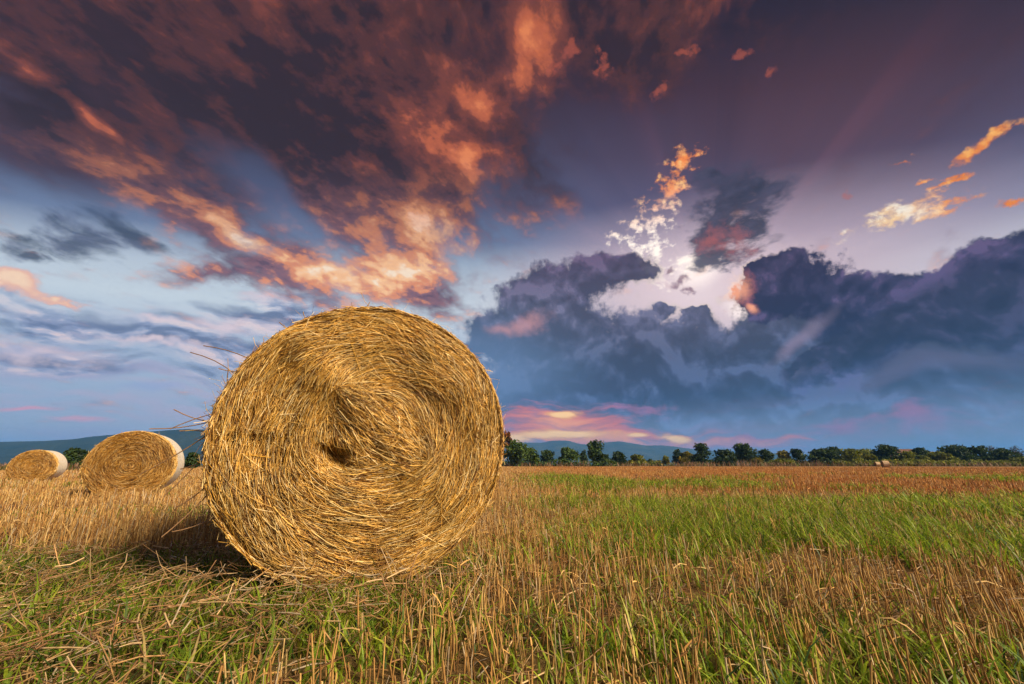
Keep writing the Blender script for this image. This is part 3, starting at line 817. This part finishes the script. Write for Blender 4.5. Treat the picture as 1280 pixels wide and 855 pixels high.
    dep = depth(P2[..., 0], P2[..., 1]) + lift[:, None] + s * tilt[:, None]
    cen = place(P2[..., 0], P2[..., 1], dep)
    rad = RNG.gamma(6.0, .00019, n).clip(.0005, .0027) * thick
    clump = (.55 + .9 * fbm(u * 11 + seed, v * 11, 97, 3))[:, None] * np.array([1.0, 1.0, 1.0])
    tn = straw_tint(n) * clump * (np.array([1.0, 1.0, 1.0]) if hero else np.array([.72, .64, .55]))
    parts = [tubes(cen, np.stack([rad * .8, rad, rad, rad, rad * .8], 1), tn, 3)]
    # straw wound over the shoulder and along the side under the net
    m = straws // 4
    th = RNG.uniform(0, 2 * np.pi, m); back = RNG.random(m) ** 2 * .22
    L = RNG.uniform(.06, .2, m); ha = L[:, None] * np.linspace(-.5, .5, 5) / R
    an = th[:, None] + ha; rr_ = R * (1.0 + RNG.uniform(-.004, .012, m))[:, None] - .02 * np.exp(-back / .02)[:, None] + 0 * an
    dep = -(back[:, None] + .01) + ha * RNG.normal(0, .18, m)[:, None]
    cen = place(np.cos(an) * rr_, np.sin(an) * rr_, dep)
    rad = RNG.uniform(.0010, .0022, m) * thick
    parts.append(tubes(cen, rad, straw_tint(m), 3))
    # stray ends sticking out round the shoulder
    m = fuzz
    th = RNG.uniform(0, 2 * np.pi, m); th = np.where(RNG.random(m) < .35, RNG.normal(math.pi * .95, .45, m), th)
    back = RNG.random(m) * .3
    L = RNG.gamma(2.2, .016, m).clip(.012, .13)
    p0 = place(np.cos(th) * R * .995, np.sin(th) * R * .995, -back)
    rad_dir = np.cos(th)[:, None] * e1 + np.sin(th)[:, None] * e2; tan_dir = -np.sin(th)[:, None] * e1 + np.cos(th)[:, None] * e2
    dr = norm(rad_dir * RNG.uniform(.15, .9, (m, 1)) + tan_dir * RNG.normal(0, 1.0, (m, 1)) + nrm * RNG.normal(0, .5, (m, 1)))
    tt = np.linspace(0, 1, 3)
    cen = p0[:, None] + dr[:, None] * (L[:, None] * tt)[..., None]
    cen[:, 2] += RNG.normal(0, .12, (m, 3)) * L[:, None]
    cen[..., 2] = np.maximum(cen[..., 2], .005)
    parts.append(tubes(cen, RNG.uniform(.0007, .0014, m) * thick, straw_tint(m), 3))
    vv, qq, tt_ = merge(parts)
    o = build_mesh('rolled_straw', vv, qq, M_STRAW, tt_, parent=root); o['kind'] = 'stuff'
    if hero:
        # long stalks that stick out on the left, seen against the sky
        for (a_, ln, tl, bend, bk) in ((148, .20, 12, -.02, .10), (150.5, .13, 0, .02, .16), (157, .22, 24, -.03, .12), (160, .10, -32, .01, .2), (166, .13, 80, .015, .12),
                                       (171, .16, -28, -.01, .05), (173.5, .22, -10, .02, .10), (175, .18, 18, .02, .16), (177, .26, -40, .012, .08), (180, .15, 4, -.02, .2),
                                       (183, .22, -58, .01, .08), (186, .12, -30, .02, .12), (196, .14, -45, .015, .1), (200, .20, -52, .01, .06), (210, .16, -20, .02, .1),
                                       (99, .07, 70, .006, .1), (128, .09, 30, .01, .12), (122, .06, 60, .01, .05)):
            a = math.radians(a_); base = place(np.array(math.cos(a) * R * .97), np.array(math.sin(a) * R * .97), np.array(-bk))
            ang = math.radians(180 - tl) if a_ > 110 else math.radians(tl)
            d = math.cos(ang) * e1 + math.sin(ang) * e2 + nrm * .1
            sd = -math.sin(ang) * e1 + math.cos(ang) * e2
            ln *= 1.3; tt = np.linspace(0, 1, 6)
            c = base + d[None] * (ln * tt)[:, None] + sd[None] * (bend * np.sin(tt * 2.6))[:, None]
            v, q_, t_ = tubes(c[None], np.array([.0025]), np.array([[.26, .15, .07]]) * RNG.uniform(.7, 1.3), 6)
            build_mesh('protruding_straw', v, q_, M_STRAW, t_, parent=root)
    return root

bale('straw_bale', 'huge golden round straw bale filling the left foreground, its swirled end towards us', BALE_XY, math.radians(-19), R=.762, straws=50000, fuzz=2200, hero=True)
def polar(deg, dist): return (math.sin(math.radians(deg)) * dist, math.cos(math.radians(deg)) * dist)
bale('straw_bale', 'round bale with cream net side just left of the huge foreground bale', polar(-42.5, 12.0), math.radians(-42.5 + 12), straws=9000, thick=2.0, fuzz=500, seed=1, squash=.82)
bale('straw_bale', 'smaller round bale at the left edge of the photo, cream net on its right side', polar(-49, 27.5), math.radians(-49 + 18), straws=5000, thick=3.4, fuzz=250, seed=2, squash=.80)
for (px, dist, hd, lb) in ((1111, 97, -66, 'distant round bale lying sideways before dark trees, the larger of a touching pair'),
                           (1099.5, 138, -75, 'distant pale bale peeping out from the left end of a larger one'),
                           (1231, 165, -80, 'tiniest distant round bale, alone at the foot of the trees at far right')):
    x, y = at_range(px, dist)
    bale('straw_bale', lb, (x, y), math.radians(hd), straws=700, thick=7.0, fuzz=40, seed=3, net=M_TAN)
# ---------------------------------------------------------------- hedge line and trees
GREENS = {
    'green': [(0.045, 0.085, 0.018), (0.065, 0.11, 0.022), (0.03, 0.06, 0.016)],
    'dark': [(0.022, 0.045, 0.014), (0.034, 0.062, 0.018), (0.016, 0.032, 0.012)],
    'olive': [(0.15, 0.17, 0.02), (0.11, 0.13, 0.02), (0.19, 0.19, 0.025)],
    'yellow': [(0.30, 0.25, 0.03), (0.22, 0.20, 0.02), (0.14, 0.15, 0.02)],
    'blue': [(0.03, 0.06, 0.035), (0.04, 0.075, 0.04), (0.022, 0.045, 0.028)],
    'rust': [(0.30, 0.11, 0.03), (0.22, 0.09, 0.03), (0.10, 0.08, 0.025)],
    'bare': [(0.10, 0.075, 0.06), (0.08, 0.07, 0.055), (0.07, 0.08, 0.04)],
    'dry': [(0.36, 0.22, 0.14), (0.30, 0.19, 0.11), (0.22, 0.16, 0.08)],
}
for k_ in ('green', 'dark', 'blue', 'olive'): GREENS[k_] = [tuple(v_ * 1.45 for v_ in c_) for c_ in GREENS[k_]]
def tree(name, label, cat, px, dist, width_px, top_px, kind, trunk=0.18, shape='round', leaves=1500, group='trees and bushes along the field edge'):
    """width and height are read as metres from the photo at the tree's real distance; trunk = bare share of the height"""
    x, y = at_range(px, dist); zg = float(ground_z(x, y)) - .05
    v0 = view_dir(px, top_px); H = CAM_H + v0.z / v0.y * y - zg
    Wd = (1.35 if name == 'bush' else 1.15) * width_px / FPX * y
    root = empty(name, (x, y, zg), label, cat, group)
    r = np.random.default_rng(int(px * 7 + top_px))
    # limbs: a tapered trunk that forks into the lobes
    nl = {'round': 12, 'bush': 12, 'tall': 12, 'fork': 10, 'feather': 12}[shape]
    lobes = []
    for k in range(nl):
        a = r.uniform(0, 6.28); q = r.random() ** .6
        zz = r.uniform(0, 1)
        prof = {'round': math.sin(math.pi * (.18 + .74 * zz)) , 'bush': math.sqrt(max(0.05, 1 - zz ** 2)), 'tall': math.sin(math.pi * (.25 + .68 * zz)) , 'fork': .35 + .65 * zz * (1.35 - zz * .75), 'feather': math.sin(math.pi * (.2 + .7 * zz))}[shape]
        rad = Wd * .5 * r.uniform(.42, .62)
        lo = trunk + .10
        lobes.append((math.cos(a) * q * (Wd * .5 * prof - rad * .5), math.sin(a) * q * (Wd * .42 * prof - rad * .4), H * (lo + (1 - lo - .14) * zz), rad, min(rad * r.uniform(.65, .95), H * .27)))
    lobes[0] = (r.uniform(-.1, .1) * Wd, 0, H - H * .17, Wd * .24, H * .17)
    per = leaves // nl
    P, S = [], []
    for (lx, ly, lz, lr, lh) in lobes:
        d = norm(r.normal(size=(per, 3))); q = r.random(per) ** .45
        # uneven outline: every lobe is itself lumpy
        lump = .72 + .5 * fbm(d[:, 0] * 2.2 + lx, d[:, 2] * 2.2 + d[:, 1] * 1.7 + lz, 12, 3)
        P.append(np.stack([lx + d[:, 0] * lr * q * lump, ly + d[:, 1] * lr * q * lump, lz + d[:, 2] * lh * q * lump], 1))
    P = np.concatenate(P); P[:, 2] = np.clip(P[:, 2], .15, None)
    if shape == 'feather': P = P[r.random(len(P)) < .45]
    n = len(P); size = (Wd * .5) ** .5 * .19 * r.uniform(.6, 1.5, n)
    if shape == 'feather': size *= .6
    a = norm(r.normal(size=(n, 3))); b = norm(np.cross(a, r.normal(size=(n, 3))))
    a = a * size[:, None]; b = b * (size * r.uniform(.5, .9, n))[:, None]
    c3 = np.cross(norm(a), norm(b)) * size[:, None] * .35
    V = np.stack([P - a, P - b * .9 + c3, P + a, P + b + c3], 1).reshape(-1, 3)
    q = np.arange(n * 4).reshape(n, 4)
    cols = np.array(GREENS[kind]); ci = (fbm(P[:, 0] * .9 / max(1, Wd * .2), P[:, 2] * .9 / max(1, Wd * .2), int(px) % 50, 2) * 3.2 - .1).clip(0, 2.99).astype(int)
    if kind == 'rust':  # autumn leaves, with the sunlit look of the top put into the tint
        cols = np.array(GREENS['rust']); lowm = P[:, 2] < H * .55
        tint = cols[ci]; tint[lowm] = np.array(GREENS['green'])[ci[lowm]]
    else: tint = cols[ci]
    tint = tint * r.uniform(.7, 1.3, (n, 1))
    o = build_mesh('crown', V, q, M_LEAF, np.repeat(tint, 4, 0), parent=root, smooth=False)
    o['kind'] = 'stuff'
    # trunk and limbs
    base = np.array([0, 0, -.1]); fork = np.array([r.uniform(-.03, .03) * Wd, 0, H * (trunk + .08)])
    tr = max(.07, H * .022)
    t5 = np.linspace(0, 1, 5)[:, None]
    paths = [(base + (fork - base) * t5 + np.sin(t5 * 3.1) * np.array([[.02 * H * r.normal(), 0, 0]]), tr, tr * .7)]
    for (lx, ly, lz, lr, lh) in lobes[:7]:
        e = np.array([lx, ly, lz]); mid = (fork + e) * .5 + np.array([0, 0, -.08 * H])
        paths.append((fork * (1 - t5) ** 2 + 2 * mid * t5 * (1 - t5) + e * t5 ** 2, tr * .55, tr * .12))
    cen = np.stack([p for p, _, _ in paths]); rad = np.stack([np.linspace(r0, r1, 5) for _, r0, r1 in paths])
    v, q, t_ = tubes(cen, rad, np.ones((len(paths), 3)), 6)
    build_mesh('trunk', v, q, M_BARK, parent=root)
    return root

T = [
 # name, px, dist, width, top, kind, trunk, shape, label
 ('tree', 634, 150, 17, 537, 'rust', .15, 'tall', 'tall tree with rust-red top half hidden by the huge bale'),
 ('tree', 646, 145, 28, 549, 'green', .06, 'tall', 'broad green tree at the right edge of the huge bale'),
 ('bush', 662, 150, 21, 560, 'green', .02, 'bush', 'rounded green bush second to the right of the huge bale'),
 ('bush', 684, 165, 20, 563, 'dark', .02, 'bush', 'dark round bush, left of the two that stand before the mountain foot'),
 ('bush', 710, 165, 23, 560, 'green', .02, 'bush', 'green cone-topped bush just left of the forked tree'),
 ('tree', 730, 190, 10, 562, 'blue', .15, 'round', 'small thin bluish tree touching the left of the forked tree'),
 ('tree', 743, 170, 25, 550, 'green', .26, 'fork', 'fork-crowned tree standing highest against the blue mountains'),
 ('bush', 753, 165, 18, 568, 'dark', .02, 'bush', 'low bush at the right foot of the forked tree'),
 ('bush', 773, 175, 20, 565, 'dark', .02, 'bush', 'dark round bush alone right of the forked tree'),
 ('bush', 797, 180, 22, 569, 'olive', .02, 'bush', 'olive-green low bush under the lowest dip of the mountain ridge'),
 ('bush', 813, 190, 7, 574, 'green', .02, 'bush', 'smallest round bush, in the widest gap of the tree row'),
 ('bush', 822, 195, 12, 576, 'dark', .02, 'bush', 'very low dark bush beside the smallest round bush'),
 ('tree', 833, 180, 9, 569, 'olive', .2, 'round', 'tiny round olive tree on a short stem in the gap of the row'),
 ('tree', 848, 175, 13, 561, 'blue', .1, 'tall', 'slim blue-green tree left of the yellowish bush'),
 ('bush', 860, 172, 16, 566, 'yellow', .02, 'bush', 'yellowish bush between the slim blue-green tree and the tall black-green tree'),
 ('tree', 879, 160, 25, 554, 'dark', .04, 'tall', 'tall black-green tree with a pointed top right of the yellowish bush'),
 ('bush', 907, 162, 34, 563, 'dark', .02, 'bush', 'wide black-green bush joined to the tall pointed black-green tree'),
 ('tree', 930, 170, 29, 555, 'dark', .22, 'round', 'round-crowned tree on a bare trunk above dry weeds'),
 ('bush', 948, 160, 13, 573, 'yellow', .02, 'bush', 'low yellow-green bush right of the round-crowned tree'),
 ('tree', 958, 172, 20, 561, 'dark', .1, 'round', 'compact dark tree right of the round-crowned tree on bare trunk'),
 ('bush', 980, 155, 28, 574, 'olive', .02, 'bush', 'low spreading olive bush at the foot of a yellowish tree'),
 ('tree', 981, 178, 21, 564, 'yellow', .1, 'round', 'yellowish round tree behind a low spreading olive bush'),
 ('tree', 998, 175, 18, 561, 'dark', .08, 'tall', 'dark narrow tree right of the yellowish round tree'),
 ('bush', 1032, 165, 37, 562, 'dark', .02, 'bush', 'widest dark bush in the middle of the right-hand tree row'),
 ('tree', 1046, 185, 22, 559, 'dark', .08, 'round', 'dark tree rising behind the widest dark bush'),
 ('bush', 1066, 165, 29, 562, 'olive', .02, 'bush', 'bright olive bush right of the widest dark bush'),
 ('tree', 1087, 185, 25, 561, 'olive', .06, 'round', 'olive tree rising behind a smaller olive bush, left of the bale pair'),
 ('bush', 1090, 165, 17, 569, 'olive', .02, 'bush', 'smaller olive bush just left of the distant bale pair'),
 ('tree', 1112, 170, 31, 556, 'dark', .04, 'round', 'large dark tree directly above the distant bale pair'),
 ('bush', 1137, 168, 22, 564, 'olive', .02, 'bush', 'olive bush right of the large dark tree above the bale pair'),
 ('tree', 1154, 190, 27, 561, 'dark', .05, 'round', 'dark tree behind a small olive bush, before the brown slope end'),
 ('bush', 1155, 165, 15, 570, 'olive', .02, 'bush', 'small olive bush in front of a dark tree beside the brown slope'),
 ('bush', 1176, 166, 31, 566, 'olive', .02, 'bush', 'wide low olive bush leaning on the broadest dark olive tree'),
 ('tree', 1196, 175, 39, 558, 'dark', .03, 'round', 'broadest dark olive tree of the right-hand row'),
 ('tree', 1212, 195, 17, 557, 'dark', .06, 'tall', 'dark treetop rising behind the right shoulder of the broadest tree'),
 ('tree', 1230, 172, 27, 559, 'dark', .04, 'round', 'dark round tree behind the tiniest distant bale'),
 ('tree', 1246, 195, 17, 556, 'bare', .1, 'feather', 'thin feathery bare tree, left of two at far right'),
 ('bush', 1259, 168, 27, 562, 'dark', .02, 'bush', 'dark wide bush between the two feathery bare trees'),
 ('tree', 1275, 195, 21, 556, 'bare', .1, 'feather', 'thin feathery bare tree at the right edge of the photo'),
 ('bush', 1277, 160, 26, 573, 'olive', .02, 'bush', 'low olive bush at the right edge under a bare tree'),
 ('bush', 93, 60, 27, 562, 'dark', .02, 'bush', 'dark bush between the two cream-sided bales on the left'),
 ('bush', 237, 75, 16, 566, 'dark', .02, 'bush', 'dark green bush peeping between a cream-sided bale and the huge bale'),
]
for (nm, px, dist, w, top, kind, trunk, shape, lb) in T:
    if abs(px - 640) > 480 and px < 300: sh = 'trees and bushes along the field edge'
    tree(nm, lb, nm, px, dist, w, top, kind, trunk, shape)
def undergrowth():
    Vs, Ts = [], []
    for (p0, p1, dist, top, dens, kind) in ((925, 1010, 168, 575, 9, 'dark'), (1000, 1300, 176, 571, 13, 'dark'), (1010, 1290, 160, 575.5, 8, 'olive'), (628, 760, 160, 575, 7, 'green'), (840, 930, 172, 574, 8, 'dark'), (760, 840, 185, 577, 5, 'olive')):
        n = int((p1 - p0) * dens); r = np.random.default_rng(p0)
        px = r.uniform(p0, p1, n); xs = (px - 640) / FPX * dist * 1.046; ysv = dist + r.normal(0, 2.0, n)
        H = ((581 - top) / FPX * dist + CAM_H) * (.35 + 1.1 * fbm(px * .09, px * 0, p0 % 40, 3))
        P = np.stack([xs, ysv, ground_z(xs, ysv) + H * r.random(n) ** .7], 1)
        size = r.uniform(.22, .6, n)
        a = norm(r.normal(size=(n, 3))); b = norm(np.cross(a, r.normal(size=(n, 3))))
        c3 = np.cross(a, b) * size[:, None] * .35; a = a * size[:, None]; b = b * (size * .7)[:, None]
        Vs.append(np.stack([P - a, P - b + c3, P + a, P + b + c3], 1).reshape(-1, 3))
        Ts.append(np.repeat(np.array(GREENS[kind])[r.integers(0, 3, n)] * r.uniform(.7, 1.3, (n, 1)), 4, 0))
    V = np.concatenate(Vs)
    o = build_mesh('undergrowth', V, np.arange(len(V)).reshape(-1, 4), M_LEAF, np.concatenate(Ts), smooth=False); o['kind'] = 'stuff'
undergrowth()
# dry weeds between the bushes
def weeds():
    parts = []
    for (px, dist, w, top) in ((932, 158, 24, 574.5), (700, 160, 40, 576.5), (726, 158, 14, 575.5), (870, 150, 60, 577), (1010, 158, 24, 575.5), (780, 170, 60, 577.5), (1145, 158, 50, 577.5), (965, 150, 60, 577.5), (1060, 160, 60, 577), (1230, 158, 80, 577.5), (650, 150, 50, 577.5), (60, 55, 120, 577)):
        x, y = at_range(px, dist); n = int(60 * w / 10)
        H = (581 - top) / FPX * dist + CAM_H
        xs = x + RNG.normal(0, w / FPX * dist * .32, n); ys = y + RNG.normal(0, 2.5, n)
        h = H * RNG.uniform(.35, 1.05, n)
        t = np.linspace(0, 1, 4); a = RNG.uniform(0, 6.28, n)
        cen = np.zeros((n, 4, 3)); cen[..., 0] = xs[:, None] + (np.cos(a) * h * .4)[:, None] * t ** 2; cen[..., 1] = ys[:, None] + (np.sin(a) * h * .4)[:, None] * t ** 2
        cen[..., 2] = ground_z(xs, ys)[:, None] + h[:, None] * t
        wd = RNG.uniform(.10, .28, n)[:, None] * np.array([.7, 1, .8, .2])
        side = np.stack([-np.sin(a), np.cos(a), 0 * a], 1)
        c = np.array(GREENS['dry'])[RNG.choice(3, n)] * RNG.uniform(.7, 1.2, (n, 1))
        c = np.where((RNG.random(n) < .25)[:, None], np.array([.10, .12, .03]), c)
        parts.append(blades(cen, wd, side, c))
    v, q, t_ = merge(parts)
    o = build_mesh('dry_weeds', v, q, M_LEAF, t_); o['kind'] = 'stuff'
weeds()
# ---------------------------------------------------------------- hills, mountains and the air between
def ridge(name, prof, depth, col_a, col_b, seed, foot=.72, rough=.05):
    pxs = np.linspace(prof[0][0], prof[-1][0], 420)
    ys = np.interp(pxs, [p for p, _ in prof], [q for _, q in prof])
    f = view_dir(640, 581); hz = []
    for p_, y_ in zip(pxs, ys):
        v = view_dir(p_, y_); v2 = view_dir(p_, 581); hz.append((v2.x / v2.y * depth, CAM_H + v.z / v.y * depth))
    X = np.array([h[0] for h in hz]); H = np.array([h[1] for h in hz])
    H = H + rough * depth * .004 * (fbm(X / depth * 160, X * 0, seed, 4) - .5)
    rows = []
    for s in np.concatenate([np.linspace(0, 1, 26), np.linspace(1.06, 1.6, 8)]):
        yy = depth * (foot + (1 - foot) * s)
        gull = (fbm(X / depth * 22 + s * 1.5, np.full_like(X, s * 3.0), seed + 9, 4) - .5)
        if s <= 1: hh = H * s ** 1.25 * (1 + gull * 1.0 * (1 - s) * 1.6) 
        else: hh = H * (1 - (s - 1) * 1.7)
        rows.append(np.stack([X * (yy / depth) ** .6, np.full_like(X, yy) + gull * depth * .03 * (s < .98), np.maximum(hh, 0) - .6 - 4.0 * (s > 1.5)], 1))
    G = np.stack(rows); nr, na, _ = G.shape
    i = np.arange(nr * na).reshape(nr, na)
    q = np.stack([i[:-1, :-1], i[:-1, 1:], i[1:, 1:], i[1:, :-1]], -1).reshape(-1, 4)
    m, nt, out = new_mat(name + '_woods')
    tcn = mnode(nt, 'ShaderNodeTexCoord')
    nz = mnoise(nt, tcn.outputs['Object'], 0.006, 8, .62)
    c = mramp(nt, nz, [(0.35, col_a), (0.65, col_b)])
    b = mnode(nt, 'ShaderNodeBsdfPrincipled'); b.inputs['Roughness'].default_value = .95; b.inputs['Specular IOR Level'].default_value = 0.05
    nt.links.new(c, b.inputs['Base Color'])
    bp = mnode(nt, 'ShaderNodeBump'); bp.inputs['Strength'].default_value = .6; bp.inputs['Distance'].default_value = 12
    nt.links.new(mnoise(nt, tcn.outputs['Object'], .03, 5, .65), bp.inputs['Height']); nt.links.new(bp.outputs[0], b.inputs['Normal'])
    nt.links.new(b.outputs[0], out.inputs[0])
    o = build_mesh(name, G.reshape(-1, 3), q, m); o['kind'] = 'structure'
    return o
ridge('hills', [(-260, 556), (-100, 553), (0, 552), (45, 551), (80, 549), (105, 545.5), (140, 542.5), (170, 540), (200, 537.5), (225, 536), (250, 537), (300, 541), (360, 549), (420, 557), (500, 566), (600, 575), (640, 580)],
      2300, (0.014, 0.026, 0.014), (0.034, 0.046, 0.022), 4)
ridge('mountains', [(420, 580), (500, 566), (560, 558), (620, 552), (655, 553), (678, 553.5), (692, 550.5), (710, 550.5), (727, 555), (740, 556), (757, 553), (776, 551.5), (792, 554), (810, 557), (830, 556.5), (850, 558.5), (872, 562), (905, 564),
                    (940, 563), (980, 567), (1040, 569), (1100, 568), (1180, 571), (1280, 572), (1400, 574), (1500, 577)],
      5200, (0.025, 0.04, 0.03), (0.06, 0.07, 0.04), 6)
ridge('brown_slope', [(1040, 581), (1085, 573), (1110, 564), (1125, 560.5), (1145, 560.5), (1165, 563.5), (1178, 564.5), (1200, 567), (1260, 573), (1330, 580.5)], 420, (0.16, 0.085, 0.06), (0.24, 0.14, 0.09), 8, foot=.8, rough=.2)

def haze_box():
    x0, x1, y0, y1, z0, z1 = -9500, 9500, -7200, 8600, -8.0, 345
    V = np.array([(x, y, z) for z in (z0, z1) for y in (y0, y1) for x in (x0, x1)], float)
    q = np.array([(0, 2, 3, 1), (4, 5, 7, 6), (0, 1, 5, 4), (2, 6, 7, 3), (0, 4, 6, 2), (1, 3, 7, 5)])
    m, nt, out = new_mat('haze')
    vol = mnode(nt, 'ShaderNodeVolumePrincipled')
    vol.inputs['Color'].default_value = (0.12, 0.42, 1.0, 1)
    vol.inputs['Density'].default_value = HAZE_DENSITY
    vol.inputs['Anisotropy'].default_value = 0.0
    nt.links.new(vol.outputs[0], out.inputs['Volume'])
    o = build_mesh('haze', V, q, m, smooth=False); o['kind'] = 'stuff'
HAZE_DENSITY = 0.000135
haze_box()
# ---------------------------------------------------------------- warm fill lamp added behind the camera to light the bale; sun is ahead
fill_light = bpy.data.lights.new('fill_light', 'SUN')
fill_light.energy = 3.6
fill_light.angle = math.radians(18)
fill_light.color = (1.0, 0.80, 0.56)
so = bpy.data.objects.new('fill_light', fill_light); COL.objects.link(so)
dvec = Vector((math.sin(FILL_AZ) * math.cos(FILL_EL), math.cos(FILL_AZ) * math.cos(FILL_EL), math.sin(FILL_EL)))
so.rotation_euler = dvec.to_track_quat('Z', 'Y').to_euler()
so.location = (0, -3, 6)

SC.render.engine = 'CYCLES'
cy = SC.cycles
cy.use_adaptive_sampling = True
cy.adaptive_threshold = 0.02
cy.adaptive_min_samples = 12
cy.max_bounces = 5; cy.diffuse_bounces = 2; cy.glossy_bounces = 1; cy.transmission_bounces = 2; cy.volume_bounces = 1; cy.transparent_max_bounces = 4
cy.sample_clamp_indirect = 4.0
cy.use_denoising = True
try:
    cy.denoiser = 'OPENIMAGEDENOISE'; cy.denoising_prefilter = 'ACCURATE'; cy.denoising_input_passes = 'RGB_ALBEDO_NORMAL'
except Exception: pass
cy.use_light_tree = True
cy.caustics_reflective = False; cy.caustics_refractive = False
SC.render.film_transparent = False
